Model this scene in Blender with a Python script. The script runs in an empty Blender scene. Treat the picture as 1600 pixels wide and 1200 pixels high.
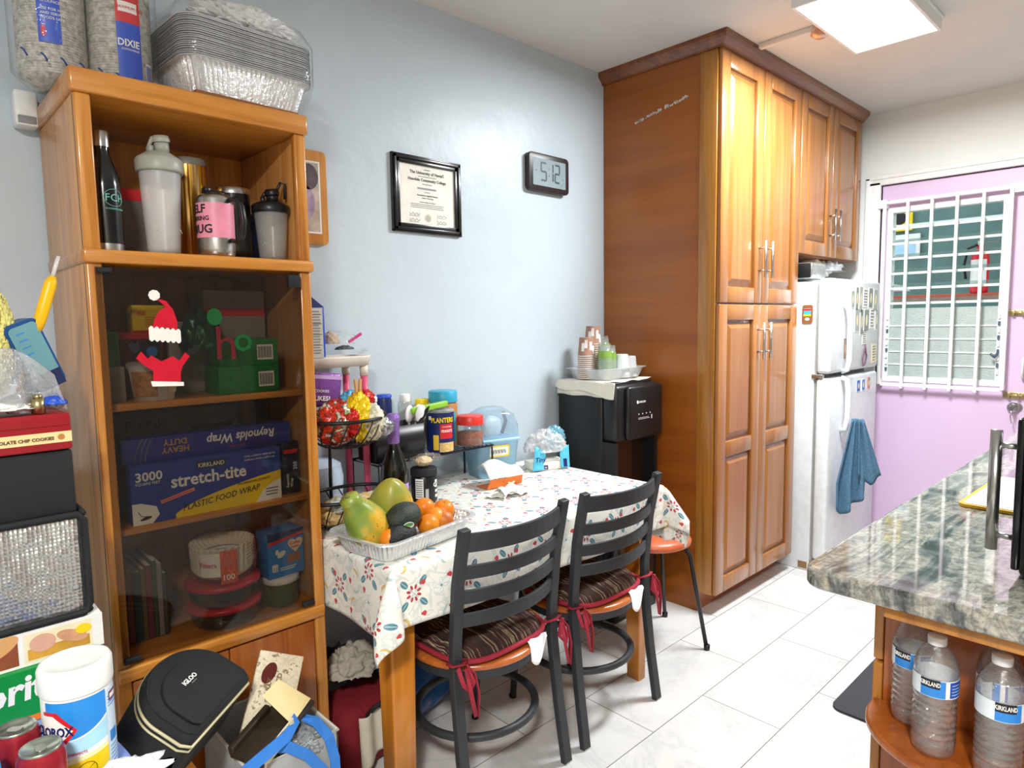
import bpy, bmesh, math, random
from mathutils import Vector, Matrix, noise
random.seed(7)
S = bpy.context.scene
COL = S.collection
PI = math.pi

# ------------------------------------------------------------------ camera
F_PX = 1036.2
YAW, PITCH, ROLL = 0.80864, 0.09301, -0.0151
fw = Vector((math.cos(YAW)*math.cos(PITCH), math.sin(YAW)*math.cos(PITCH), -math.sin(PITCH)))
rt = Vector((math.sin(YAW), -math.cos(YAW), 0)); up = rt.cross(fw)
r2 = rt*math.cos(ROLL) + up*math.sin(ROLL); u2 = up*math.cos(ROLL) - rt*math.sin(ROLL)
cam_d = bpy.data.cameras.new('camera'); cam = bpy.data.objects.new('camera', cam_d); COL.objects.link(cam)
cam.matrix_world = Matrix(((r2.x, u2.x, -fw.x, 0), (r2.y, u2.y, -fw.y, 0), (r2.z, u2.z, -fw.z, 1.42), (0, 0, 0, 1)))
cam_d.sensor_width = 36; cam_d.lens = F_PX/1600*36; cam_d.clip_start = 0.02
S.camera = cam

# ------------------------------------------------------------------ world, exposure
W = bpy.data.worlds.new('world'); S.world = W; W.use_nodes = True
W.node_tree.nodes['Background'].inputs[0].default_value = (0.85, 0.95, 1.0, 1)
W.node_tree.nodes['Background'].inputs[1].default_value = 1.6
S.view_settings.view_transform = 'Standard'; S.view_settings.look = 'None'
S.view_settings.gamma = 1; S.view_settings.use_curve_mapping = False
S.view_settings.exposure = 0.25
LAMP_A = 76.0      # ceiling panel over the kitchen
LAMP_B = 105.0      # ceiling panel behind the camera

# ------------------------------------------------------------------ materials
def hx(s, a=1):
    s = s.lstrip('#'); o = []
    for i in (0, 2, 4):
        c = int(s[i:i+2], 16)/255
        o.append(c/12.92 if c <= .04045 else ((c+.055)/1.055)**2.4)
    return (*o, a)

MATS = {}
def newmat(name):
    m = bpy.data.materials.new(name); m.use_nodes = True
    return m, m.node_tree, m.node_tree.nodes['Principled BSDF']
def coords(nt, scale=(1, 1, 1), rot=(0, 0, 0), kind='Object'):
    tc = nt.nodes.new('ShaderNodeTexCoord'); mp = nt.nodes.new('ShaderNodeMapping')
    nt.links.new(tc.outputs[kind], mp.inputs[0]); mp.inputs['Scale'].default_value = scale; mp.inputs['Rotation'].default_value = rot
    return mp.outputs[0]
def noise_n(nt, vec, scale, detail=4, rough=.55, dist=0):
    n = nt.nodes.new('ShaderNodeTexNoise'); nt.links.new(vec, n.inputs['Vector'])
    n.inputs['Scale'].default_value = scale; n.inputs['Detail'].default_value = detail
    n.inputs['Roughness'].default_value = rough; n.inputs['Distortion'].default_value = dist
    return n.outputs['Fac']
def ramp(nt, fac, stops):
    r = nt.nodes.new('ShaderNodeValToRGB'); nt.links.new(fac, r.inputs[0])
    e = r.color_ramp.elements
    while len(e) < len(stops): e.new(.5)
    for q, (p, c) in zip(e, stops): q.position = p; q.color = c
    return r.outputs[0]
def bump(nt, b, fac, strength, dist=.01):
    n = nt.nodes.new('ShaderNodeBump'); nt.links.new(fac, n.inputs['Height'])
    n.inputs['Strength'].default_value = strength; n.inputs['Distance'].default_value = dist
    nt.links.new(n.outputs[0], b.inputs['Normal'])
def mul(c, k): return (min(1, c[0]*k), min(1, c[1]*k), min(1, c[2]*k), 1)

def pm(name, col, rough=.5, metal=0, bmp=None, var=None, coat=0, trans=0, ior=1.45, alpha=1, emit=0, sheen=0, dist=0):
    """plain procedural material: colour with a slight noise variation, optional bump"""
    if name in MATS: return MATS[name]
    m, nt, b = newmat(name)
    c = hx(col) if isinstance(col, str) else col
    b.inputs['Base Color'].default_value = c
    b.inputs['Roughness'].default_value = rough; b.inputs['Metallic'].default_value = metal
    b.inputs['Coat Weight'].default_value = coat; b.inputs['Coat Roughness'].default_value = .08
    b.inputs['Transmission Weight'].default_value = trans; b.inputs['IOR'].default_value = ior
    b.inputs['Alpha'].default_value = alpha
    if emit:
        b.inputs['Emission Color'].default_value = c; b.inputs['Emission Strength'].default_value = emit
    v = coords(nt)
    vs, va = var or (25, .06)
    f = noise_n(nt, v, vs, 4)
    nt.links.new(ramp(nt, f, [(.3, mul(c, 1-va)), (.7, mul(c, 1+va))]), b.inputs['Base Color'])
    if bmp: bump(nt, b, noise_n(nt, v, bmp[0], 3, .6, dist), bmp[1])
    MATS[name] = m
    return m

def wood(name, c1, c2, c3, axis='z', scale=1, rough=.35, coat=.3, contrast=1):
    if name in MATS: return MATS[name]
    m, nt, b = newmat(name)
    k = {'x': (1.2, 22, 22), 'y': (22, 1.2, 22), 'z': (22, 22, 1.2)}[axis]
    v = coords(nt, tuple(q*scale for q in k))
    f = noise_n(nt, v, 1.3, 6, .62, .6)
    v2 = coords(nt, tuple(q*scale*5 for q in k)); g = noise_n(nt, v2, 2.0, 3, .6)
    mx = nt.nodes.new('ShaderNodeMath'); mx.operation = 'MULTIPLY_ADD'; nt.links.new(g, mx.inputs[0]); mx.inputs[1].default_value = .25*contrast
    nt.links.new(f, mx.inputs[2])
    nt.links.new(ramp(nt, mx.outputs[0], [(.42, hx(c1)), (.60, hx(c2)), (.80, hx(c3))]), b.inputs['Base Color'])
    b.inputs['Roughness'].default_value = rough; b.inputs['Coat Weight'].default_value = coat; b.inputs['Coat Roughness'].default_value = .15
    bump(nt, b, g, .08, .002)
    MATS[name] = m
    return m

def clear(name, tint='#ffffff', fog=.12, rough=.05, gloss=1.0, bmp=None):
    """thin clear plastic / glass sheet: see-through with a surface reflection and a little haze"""
    if name in MATS: return MATS[name]
    m, nt, b = newmat(name)
    tr = nt.nodes.new('ShaderNodeBsdfTransparent'); tr.inputs[0].default_value = hx(tint)
    b.inputs['Base Color'].default_value = mul(hx(tint), .95); b.inputs['Roughness'].default_value = rough
    b.inputs['Transmission Weight'].default_value = 0
    gl = nt.nodes.new('ShaderNodeBsdfGlossy'); gl.inputs['Roughness'].default_value = rough
    fr = nt.nodes.new('ShaderNodeLayerWeight'); fr.inputs[0].default_value = .5
    pw = nt.nodes.new('ShaderNodeMath'); pw.operation = 'POWER'; nt.links.new(fr.outputs['Facing'], pw.inputs[0]); pw.inputs[1].default_value = 4
    mf = nt.nodes.new('ShaderNodeMath'); mf.operation = 'MULTIPLY_ADD'; nt.links.new(pw.outputs[0], mf.inputs[0]); mf.inputs[1].default_value = .9*gloss; mf.inputs[2].default_value = .045*gloss
    m1 = nt.nodes.new('ShaderNodeMixShader'); nt.links.new(mf.outputs[0], m1.inputs[0]); nt.links.new(tr.outputs[0], m1.inputs[1]); nt.links.new(gl.outputs[0], m1.inputs[2])
    m2 = nt.nodes.new('ShaderNodeMixShader'); m2.inputs[0].default_value = fog
    nt.links.new(m1.outputs[0], m2.inputs[1]); nt.links.new(b.outputs[0], m2.inputs[2])
    nt.links.new(m2.outputs[0], nt.nodes['Material Output'].inputs[0])
    if bmp:
        v = coords(nt); n = nt.nodes.new('ShaderNodeBump'); nt.links.new(noise_n(nt, v, bmp[0], 3, .6, .5), n.inputs['Height'])
        n.inputs['Strength'].default_value = bmp[1]; n.inputs['Distance'].default_value = .01
        for t in (b, gl, fr): nt.links.new(n.outputs[0], t.inputs['Normal'])
    MATS[name] = m
    return m

# tiny maths-node wrapper for pattern materials
class E:
    nt = None
    def __init__(s, v): s.v = v
    @staticmethod
    def op(o, a, b=None, c=None):
        n = E.nt.nodes.new('ShaderNodeMath'); n.operation = o
        for i, q in enumerate((a, b, c)):
            if q is None: continue
            if isinstance(q, E): E.nt.links.new(q.v, n.inputs[i])
            else: n.inputs[i].default_value = q
        return E(n.outputs[0])
    def __add__(s, o): return E.op('ADD', s, o)
    def __sub__(s, o): return E.op('SUBTRACT', s, o)
    def __mul__(s, o): return E.op('MULTIPLY', s, o)
    def abs(s): return E.op('ABSOLUTE', s)
    def frac(s): return E.op('FRACT', s)
    def floor(s): return E.op('FLOOR', s)
    def lt(s, o): return E.op('LESS_THAN', s, o)
    def gt(s, o): return E.op('GREATER_THAN', s, o)
    def mx(s, o): return E.op('MAXIMUM', s, o)
    def mn(s, o): return E.op('MINIMUM', s, o)
def ell(x, y, cx, cy, a, b, ang=0):
    dx, dy = x-cx, y-cy; c, s = math.cos(ang), math.sin(ang)
    p = (dx*c + dy*s)*(1/a); q = (dy*c - dx*s)*(1/b)
    return (p*p + q*q).lt(1.0)
def mixc(nt, fac, c1, c2):
    n = nt.nodes.new('ShaderNodeMix'); n.data_type = 'RGBA'
    nt.links.new(fac.v if isinstance(fac, E) else fac, n.inputs[0])
    for i, c in ((6, c1), (7, c2)):
        if isinstance(c, tuple): n.inputs[i].default_value = c
        else: nt.links.new(c, n.inputs[i])
    return n.outputs[2]

# ------------------------------------------------------------------ mesh builder
FR = Matrix(((1, 0, 0, 0), (0, 0, -1, 0), (0, 1, 0, 0), (0, 0, 0, 1)))      # plane facing -Y: x right, y up
def T3(x, y, z): return Matrix.Translation((x, y, z))
def RZ(a): return Matrix.Rotation(a, 4, 'Z')
def RX(a): return Matrix.Rotation(a, 4, 'X')
def RY(a): return Matrix.Rotation(a, 4, 'Y')
LF = RZ(-PI/2) @ FR        # plane facing -X
RT = RZ(PI/2) @ FR         # plane facing +X
TP = Matrix.Identity(4)    # plane facing up
I4 = Matrix.Identity(4)

class MB:
    def __init__(s): s.v = []; s.f = []; s.m = []; s.sm = []; s.mats = []; s.uv = None
    def mi(s, mat):
        if mat not in s.mats: s.mats.append(mat)
        return s.mats.index(mat)
    def add(s, vs, fs, mat, M=None, smooth=False):
        o = len(s.v); M = M or I4
        s.v += [M @ Vector(p) for p in vs]
        k = s.mi(mat)
        for f in fs: s.f.append([o+i for i in f]); s.m.append(k); s.sm.append(smooth)
        return s
    def box(s, x0, x1, y0, y1, z0, z1, mat, bev=0, M=None, seg=2):
        if bev <= 0:
            vs = [(x, y, z) for x in (x0, x1) for y in (y0, y1) for z in (z0, z1)]
            return s.add(vs, [(0, 1, 3, 2), (4, 6, 7, 5), (0, 4, 5, 1), (2, 3, 7, 6), (0, 2, 6, 4), (1, 5, 7, 3)], mat, M)
        bm = bmesh.new(); bmesh.ops.create_cube(bm, size=1)
        bmesh.ops.scale(bm, vec=(x1-x0, y1-y0, z1-z0), verts=bm.verts)
        bmesh.ops.translate(bm, vec=((x0+x1)/2, (y0+y1)/2, (z0+z1)/2), verts=bm.verts)
        bev = min(bev, .49*min(x1-x0, y1-y0, z1-z0))
        bmesh.ops.bevel(bm, geom=bm.edges[:], offset=bev, segments=seg, affect='EDGES', profile=.5)
        s.bm(bm, mat, M, True); return s
    def bm(s, bm, mat, M=None, smooth=False):
        bm.verts.index_update()
        s.add([v.co[:] for v in bm.verts], [[v.index for v in f.verts] for f in bm.faces], mat, M, smooth); bm.free()
    def lathe(s, prof, mat, seg=28, M=None, a0=0, a1=2*PI, smooth=True, capb=False, capt=False):
        full = abs(a1-a0-2*PI) < 1e-6; n = seg if full else seg+1
        vs = []; fs = []
        for r, z in prof:
            for i in range(n):
                a = a0+(a1-a0)*i/seg; vs.append((r*math.cos(a), r*math.sin(a), z))
        for j in range(len(prof)-1):
            for i in range(seg):
                a = j*n+i; b = j*n+(i+1) % n if full else j*n+i+1
                fs.append((a, b, b+n, a+n))
        if capb: fs.append(tuple(reversed(range(n))))
        if capt: fs.append(tuple((len(prof)-1)*n+i for i in range(n)))
        return s.add(vs, fs, mat, M, smooth)
    def cyl(s, r, z0, z1, mat, seg=24, M=None, r1=None):
        r1 = r if r1 is None else r1
        return s.lathe([(0.0001, z0), (r, z0), (r, z0), (r1, z1), (r1, z1), (0.0001, z1)], mat, seg, M, smooth=False) if seg < 8 else \
               s.lathe([(r, z0), (r1, z1)], mat, seg, M, capb=True, capt=True)
    def tube(s, pts, r, mat, seg=8, closed=False, M=None, flat=1.0):
        pts = [Vector(p) for p in pts]; n = len(pts); vs = []; fs = []; prev = None
        rs = r if isinstance(r, (list, tuple)) else [r]*n
        for i, p in enumerate(pts):
            if closed: t = pts[(i+1) % n]-pts[i-1]
            else: t = pts[min(i+1, n-1)]-pts[max(i-1, 0)]
            t = t.normalized() if t.length > 1e-9 else Vector((0, 0, 1))
            if prev is None: prev = t.cross(Vector((0, 0, 1))) if abs(t.z) < .9 else t.cross(Vector((0, 1, 0)))
            a = (prev - t*prev.dot(t)).normalized(); prev = a; b = t.cross(a)
            for k in range(seg):
                w = 2*PI*k/seg; vs.append(p + a*math.cos(w)*rs[i] + b*math.sin(w)*rs[i]*flat)
        for i in range(n if closed else n-1):
            for k in range(seg):
                a0 = i*seg+k; a1 = i*seg+(k+1) % seg; b0 = ((i+1) % n)*seg+k; b1 = ((i+1) % n)*seg+(k+1) % seg
                fs.append((a0, a1, b1, b0))
        if not closed: fs += [tuple(reversed(range(seg))), tuple((n-1)*seg+k for k in range(seg))]
        return s.add(vs, fs, mat, M, True)
    def bar(s, pts, w, d, mat, side=(1, 0, 0), M=None):
        """rectangular section swept along pts; w across 'side', d across the other way"""
        pts = [Vector(p) for p in pts]; n = len(pts); vs = []; fs = []; sd = Vector(side)
        for i, p in enumerate(pts):
            t = (pts[min(i+1, n-1)]-pts[max(i-1, 0)]).normalized(); a = (sd - t*sd.dot(t)).normalized(); b = t.cross(a)
            vs += [p+a*w/2+b*d/2, p-a*w/2+b*d/2, p-a*w/2-b*d/2, p+a*w/2-b*d/2]
        for i in range(n-1):
            for k in range(4): fs.append((i*4+k, i*4+(k+1) % 4, i*4+4+(k+1) % 4, i*4+4+k))
        fs += [(3, 2, 1, 0), tuple(n*4-4+k for k in range(4))]
        return s.add(vs, fs, mat, M)
    def loft(s, secs, mat, M=None, capb=True, capt=True, smooth=True, n=40, rip=None):
        """rounded-rectangle sections (hw, hd, radius, z)"""
        vs = []; fs = []
        for j, (hw, hd, r, z) in enumerate(secs):
            pts = rrect(hw, hd, r, n)
            for i, (x, y) in enumerate(pts):
                k = 1 + (rip[j]*(1 if i % 2 else -1) if rip else 0)
                vs.append((x*k, y*k, z))
        for j in range(len(secs)-1):
            for i in range(n): fs.append((j*n+i, j*n+(i+1) % n, (j+1)*n+(i+1) % n, (j+1)*n+i))
        if capb: fs.append(tuple(reversed(range(n))))
        if capt: fs.append(tuple((len(secs)-1)*n+i for i in range(n)))
        return s.add(vs, fs, mat, M, smooth)
    def poly(s, pts, mat, M=None, lift=0):
        return s.add([(p[0], p[1], lift) for p in pts], [tuple(range(len(pts)))], mat, M)
    def rect(s, x, y, w, h, mat, M=None, lift=.0006):
        return s.poly([(x, y), (x+w, y), (x+w, y+h), (x, y+h)], mat, M, lift)
    def disc(s, x, y, rx, ry, mat, M=None, lift=.0006, n=24, rot=0):
        c, q = math.cos(rot), math.sin(rot)
        return s.poly([(x+rx*math.cos(2*PI*i/n)*c-ry*math.sin(2*PI*i/n)*q, y+rx*math.cos(2*PI*i/n)*q+ry*math.sin(2*PI*i/n)*c) for i in range(n)], mat, M, lift)
    def prism(s, pts, d, mat, M=None, smooth=False):
        """2-D outline in local xy, thickness from z=0 to z=d"""
        n = len(pts); vs = [(p[0], p[1], 0) for p in pts]+[(p[0], p[1], d) for p in pts]
        fs = [tuple(reversed(range(n))), tuple(range(n, 2*n))]+[(i, (i+1) % n, n+(i+1) % n, n+i) for i in range(n)]
        return s.add(vs, fs, mat, M, smooth)
    def lines(s, x, y, w, h, n, mat, M=None, lift=.0008, fill=.45, rag=.25):
        for i in range(n):
            q = h/n; s.rect(x, y+h-q*(i+1)+q*(1-fill)/2, w*(1-rag*random.random()), q*fill, mat, M, lift)
        return s
    def text(s, t, size, mat, M=None, x=0, y=0, ext=.0003, align='LEFT', sx=1, shear=0, lift=.0007, wrap=None, bold=0):
        cu = bpy.data.curves.new('lettering', 'FONT'); cu.body = t; cu.size = size; cu.align_x = align; cu.extrude = ext
        cu.shear = shear; cu.offset = bold*size; cu.resolution_u = 2
        ob = bpy.data.objects.new('lettering', cu); me = ob.to_mesh()
        vs = []
        for q in me.vertices:
            px, py, pz = q.co.x*sx+x, q.co.y+y, q.co.z+lift
            if wrap:
                a = px/wrap; r = wrap+pz; vs.append((r*math.sin(a), -r*math.cos(a), py))
            else: vs.append((px, py, pz))
        s.add(vs, [tuple(p.vertices) for p in me.polygons], mat, M)
        ob.to_mesh_clear(); bpy.data.objects.remove(ob); bpy.data.curves.remove(cu)
        return s
    def patch(s, r, a0, a1, z0, z1, mat, M=None, r1=None, seg=10):
        """curved label on a cylinder; angle 0 faces -Y, positive to the right (+X)"""
        r1 = r if r1 is None else r1; vs = []; fs = []
        for i in range(seg+1):
            a = a0+(a1-a0)*i/seg
            vs += [(r*math.sin(a), -r*math.cos(a), z0), (r1*math.sin(a), -r1*math.cos(a), z1)]
        for i in range(seg): fs.append((2*i, 2*i+2, 2*i+3, 2*i+1))
        return s.add(vs, fs, mat, M, True)
    def grid(s, fn, nu, nv, mat, M=None, smooth=True, uv=None, closed_u=False):
        vs = [fn(i/nu, j/nv) for j in range(nv+1) for i in range(nu+1)]
        fs = [(j*(nu+1)+i, j*(nu+1)+i+1, (j+1)*(nu+1)+i+1, (j+1)*(nu+1)+i) for j in range(nv) for i in range(nu)]
        if uv:
            s.uv = s.uv or {}; o = len(s.v)
            for j in range(nv+1):
                for i in range(nu+1): s.uv[o+j*(nu+1)+i] = uv(i/nu, j/nv)
        return s.add(vs, fs, mat, M, smooth)
    def blob(s, c, rad, mat, amp=.25, freq=8, seed=0, sub=4, M=None, squash=None):
        bm = bmesh.new(); bmesh.ops.create_icosphere(bm, subdivisions=sub+(1 if freq > 12 else 0), radius=1)
        for v in bm.verts:
            d = v.co.normalized(); q = Vector((d.x*rad[0], d.y*rad[1], d.z*rad[2]))
            nn = noise.fractal(d*(.8+freq/7)+Vector((seed*3.1, seed*1.7, seed)), .8, 2.1, 5)
            if freq > 12: nn = .9-2.2*abs(nn)
            k = 1+amp*nn; q = q*k
            if squash is not None and q.z < squash: q.z = squash
            v.co = q+Vector(c)
        s.bm(bm, mat, M, True); return s
    def build(s, name, parent=None, loc=None, rz=0, solid=0, bevel=0, sub=0, weld=False, auto=None):
        me = bpy.data.meshes.new(name); me.from_pydata([tuple(v) for v in s.v], [], s.f)
        for m in s.mats: me.materials.append(m)
        me.polygons.foreach_set('material_index', s.m); me.polygons.foreach_set('use_smooth', s.sm)
        if s.uv:
            l = me.uv_layers.new(name='cloth')
            for lp in me.loops: l.data[lp.index].uv = s.uv.get(lp.vertex_index, (0, 0))
        me.update()
        o = bpy.data.objects.new(name, me); COL.objects.link(o)
        if parent is not None: o.parent = parent
        if loc is not None: o.location = loc
        o.rotation_euler.z = rz
        if bevel:
            md = o.modifiers.new('bevel', 'BEVEL'); md.width = bevel; md.segments = 2; md.limit_method = 'ANGLE'; md.angle_limit = math.radians(40)
        if solid:
            md = o.modifiers.new('solid', 'SOLIDIFY'); md.thickness = solid; md.offset = 0
        if sub:
            md = o.modifiers.new('sub', 'SUBSURF'); md.levels = sub; md.render_levels = sub
        return o

def rrect(hw, hd, r, n=40):
    r = min(r, hw*.999, hd*.999); per = n//4; pts = []
    for q, (cx, cy, a) in enumerate(((hw-r, hd-r, 0), (-hw+r, hd-r, PI/2), (-hw+r, -hd+r, PI), (hw-r, -hd+r, 1.5*PI))):
        for i in range(per):
            b = a+PI/2*i/(per-1); pts.append((cx+r*math.cos(b), cy+r*math.sin(b)))
    return pts
def rrect_even(hw, hd, r, n):
    """rounded rectangle resampled to n evenly spaced points"""
    p = rrect(hw, hd, r, 64); p.append(p[0]); L = [0]
    for a, b in zip(p, p[1:]): L.append(L[-1]+math.dist(a, b))
    out = []; k = 0
    for i in range(n):
        t = L[-1]*i/n
        while L[k+1] < t: k += 1
        u = (t-L[k])/max(1e-9, L[k+1]-L[k]); out.append((p[k][0]+(p[k+1][0]-p[k][0])*u, p[k][1]+(p[k+1][1]-p[k][1])*u))
    return out

def tag(o, label=None, cat=None, group=None, kind=None):
    if label: o['label'] = label
    if cat: o['category'] = cat
    if group: o['group'] = group
    if kind: o['kind'] = kind
    return o
def thing(name, label, cat, loc, rz=0, group=None):
    o = bpy.data.objects.new(name, None); COL.objects.link(o); o.location = loc; o.rotation_euler.z = rz; o.empty_display_size = .05
    return tag(o, label, cat, group)
def one(mb, name, label, cat, loc, rz=0, group=None, **k):
    return tag(mb.build(name, None, loc, rz, **k), label, cat, group)
def struct(mb, name, **k): return tag(mb.build(name, None, **k), kind='structure')
def copy_tree(o, parent=None):
    c = o.copy(); COL.objects.link(c); c.parent = parent
    for ch in list(o.children): copy_tree(ch, c)
    return c
def dup(o, loc, rz, label, group=None):
    c = copy_tree(o); c.location = loc; c.rotation_euler = (0, 0, rz); c['label'] = label
    if group: c['group'] = group
    return c
# ================================================================== palette
BLACK = pm('black_plastic', '#141518', .35); MATTE = pm('matte_black', '#191a1c', .75)
WHITE = pm('white_plastic', '#e9ebea', .35); PAPER = pm('white_paper', '#ecebe6', .8); INK = pm('dark_ink', '#1c1c22', .6)
STEEL = pm('brushed_steel', '#b9bab8', .28, 1); CHROME = pm('chrome', '#d5d6d6', .12, 1)
RED = pm('red_print', '#d0242c', .4); BLUE = pm('blue_print', '#2450c4', .4); YEL = pm('yellow_print', '#f0cf12', .4)
GREEN = pm('green_print', '#0a8a3c', .4); GREY = pm('grey_print', '#8b8d90', .5); CREAM = pm('cream_print', '#efe3bb', .5)
TEAL = pm('teal_print', '#39a7b8', .45); PINK = pm('pink_print', '#e58fa6', .4); SKYB = pm('sky_blue_print', '#2f86d8', .4); NAVY = pm('navy_print', '#17245e', .4)
GOLD = pm('gold_print', '#c79a3c', .4); ORANGEP = pm('orange_print', '#e8781f', .45); LBLUE = pm('light_blue_print', '#a8d2ea', .45)
WRAP = clear('clear_plastic_wrap', '#ffffff', .03, .08, .5, (38, .35))
CLEARP = clear('clear_plastic', '#f4f8fa', .10, .08, 1.2)
MILKY = clear('frosted_plastic', '#f6f8fa', .30, .3, .8)

# ================================================================== room shell
wl, nt, b = newmat('left_wall_paint')
b.inputs['Base Color'].default_value = hx('#b9c7d3'); b.inputs['Roughness'].default_value = .36; b.inputs['Specular IOR Level'].default_value = .26
v = coords(nt); f1 = noise_n(nt, v, 3.5, 5, .55); bump(nt, b, f1, .35, .02)
nt.links.new(ramp(nt, noise_n(nt, v, 1.2, 3), [(.3, hx('#bdcad3')), (.7, hx('#c5d2db'))]), b.inputs['Base Color'])
TANW = pm('unseen_wall_taupe', '#a39c92', .6, bmp=(30, .08)); FARW = pm('far_wall_paint', '#e6e9e5', .5, bmp=(30, .05), var=(6, .012)); CEIL = pm('ceiling_paint', '#dad8d5', .8, bmp=(14, .35), var=(3, .03))  # taupe on the unseen walls is kept dark to lessen bounced light
ft, nt, b = newmat('marble_floor_tile')
tc = nt.nodes.new('ShaderNodeTexCoord'); mp = nt.nodes.new('ShaderNodeMapping'); nt.links.new(tc.outputs['Object'], mp.inputs[0]); mp.inputs['Location'].default_value = (4.64, 7.455, 0)
br = nt.nodes.new('ShaderNodeTexBrick'); nt.links.new(mp.outputs[0], br.inputs[0])
br.inputs['Scale'].default_value = 1; br.inputs['Brick Width'].default_value = .648; br.inputs['Row Height'].default_value = .3; br.inputs['Mortar Size'].default_value = .0017; br.inputs['Mortar Smooth'].default_value = .2
br.inputs['Color1'].default_value = (0, 0, 0, 1); br.inputs['Color2'].default_value = (1, 1, 1, 1); br.inputs['Mortar'].default_value = (.5, .5, .5, 1)
v = coords(nt, (1, 1, 1))
sc = nt.nodes.new('ShaderNodeVectorMath'); sc.operation = 'MULTIPLY_ADD'; nt.links.new(br.outputs['Color'], sc.inputs[0]); sc.inputs[1].default_value = (3, 5, 0); nt.links.new(v, sc.inputs[2])
n1 = noise_n(nt, sc.outputs[0], 2.2, 8, .62, 1.6); E.nt = nt
vein = (E(n1)-.5).abs()
base = ramp(nt, vein.v, [(0.0, hx('#d0d3d4')), (.02, hx('#dadbdb')), (.07, hx('#dfdfdd'))])
n2 = noise_n(nt, sc.outputs[0], 1.4, 4, .6)
base2 = ramp(nt, n2, [(.35, hx('#e2e4e4')), (.6, hx('#ffffff'))])
mm = nt.nodes.new('ShaderNodeMix'); mm.data_type = 'RGBA'; mm.blend_type = 'MULTIPLY'; mm.inputs[0].default_value = .8; nt.links.new(base, mm.inputs[6]); nt.links.new(base2, mm.inputs[7])
nt.links.new(mixc(nt, br.outputs['Fac'], mm.outputs[2], hx('#777067')), b.inputs['Base Color'])
b.inputs['Roughness'].default_value = .22; bump(nt, b, E.op('MULTIPLY', E(br.outputs['Fac']), -1).v, .4, .002)

XB, XF, YL, YR, ZC = -2.3, 4.62, 2.22, -1.6, 2.68
struct(MB().box(XB-.1, XF+1.6, YR-.1, YL+.1, -.1, 0, ft), 'floor')
struct(MB().box(XB-.1, XF+.12, YR-.1, YL+.1, ZC, ZC+.1, CEIL), 'ceiling')
struct(MB().box(XB-.1, XF+.12, YL, YL+.1, 0, ZC, wl), 'wall_left')
struct(MB().box(XB-.1, XF+.12, YR-.1, YR, 0, ZC, TANW), 'wall_right')
struct(MB().box(XB-.1, XB, YR, YL, 0, ZC, TANW), 'wall_back')
DY0, DY1, DZ = .56, 1.46, 2.235     # door opening
w = MB(); w.box(XF, XF+.12, YR, DY0, 0, ZC, FARW); w.box(XF, XF+.12, DY1, YL, 0, ZC, FARW); w.box(XF, XF+.12, DY0, DY1, DZ, ZC, FARW)
struct(w, 'wall_far')
TRIM = pm('white_trim_paint', '#e8e9e6', .4)
t = MB(); t.box(XF-.022, XF+.1, DY1, DY1+.085, 0, DZ+.02, TRIM, .004); t.box(XF-.022, XF+.1, DY0-.085, DY0, 0, DZ+.02, TRIM, .004)
t.box(XF-.022, XF+.1, DY0-.085, DY1+.085, DZ, DZ+.05, TRIM, .004); t.box(XF-.03, XF-.02, DY1+.06, DY1+.085, 0, DZ+.05, TRIM, .003); t.box(XF-.03, XF-.02, DY0-.085, DY1+.085, DZ+.035, DZ+.06, TRIM, .003)
struct(t, 'trim_1')

# pink door with jalousie window
DOORM = pm('lilac_door_paint', '#d5bad8', .42, bmp=(20, .04), var=(5, .015))
WY0, WY1, WZ0, WZ1 = .80, 1.42, 1.01, 2.09
xd = XF+.012
d = MB()
d.box(xd, xd+.045, DY0+.004, WY0, .01, DZ-.004, DOORM); d.box(xd, xd+.045, WY1, DY1-.004, .01, DZ-.004, DOORM)
d.box(xd, xd+.045, WY0, WY1, .01, WZ0, DOORM); d.box(xd, xd+.045, WY0, WY1, WZ1, DZ-.004, DOORM)
door = struct(d, 'door_1')
g = MB(); g.disc(.0, 0, .028, .028, STEEL, T3(xd-.001, .72, .895) @ LF, 0)
g.lathe([(.028, 0), (.03, .012), (.024, .02), (.012, .024), (.011, .05)], STEEL, 20, T3(xd, .735, .895) @ LF, capt=True)
g.box(-.002, .002, -.012, .012, 0, .055, CHROME, 0, T3(xd-.045, .735, .895) @ LF @ T3(0, 0, -.02) )
g.tube([(xd-.05, .735, .89), (xd-.05, .74, .85), (xd-.05, .733, .81)], .003, STEEL)
g.build('door_lock', door)
BRASS = pm('aged_brass', '#b8ab7c', .35, 1)
g = MB()
for zz, yy in ((1.43, .735), (.965, .735)):
    g.box(xd-.008, xd, yy-.07, yy+.05, zz-.018, zz+.018, BRASS, .002); g.tube([(xd-.018, yy-.08, zz), (xd-.018, yy+.045, zz)], .008, BRASS); g.box(xd-.026, xd-.008, yy-.03, yy-.015, zz-.016, zz+.016, BRASS, .002); g.box(xd-.026, xd-.008, yy+.015, yy+.03, zz-.016, zz+.016, BRASS, .002)
g.build('slide_bolt', door)
g = MB(); g.tube([(xd, .70, 1.06), (xd-.03, .70, 1.07), (xd-.03, .70, 1.17), (xd, .70, 1.18)], .006, TRIM); g.build('pull_handle', door)

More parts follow.
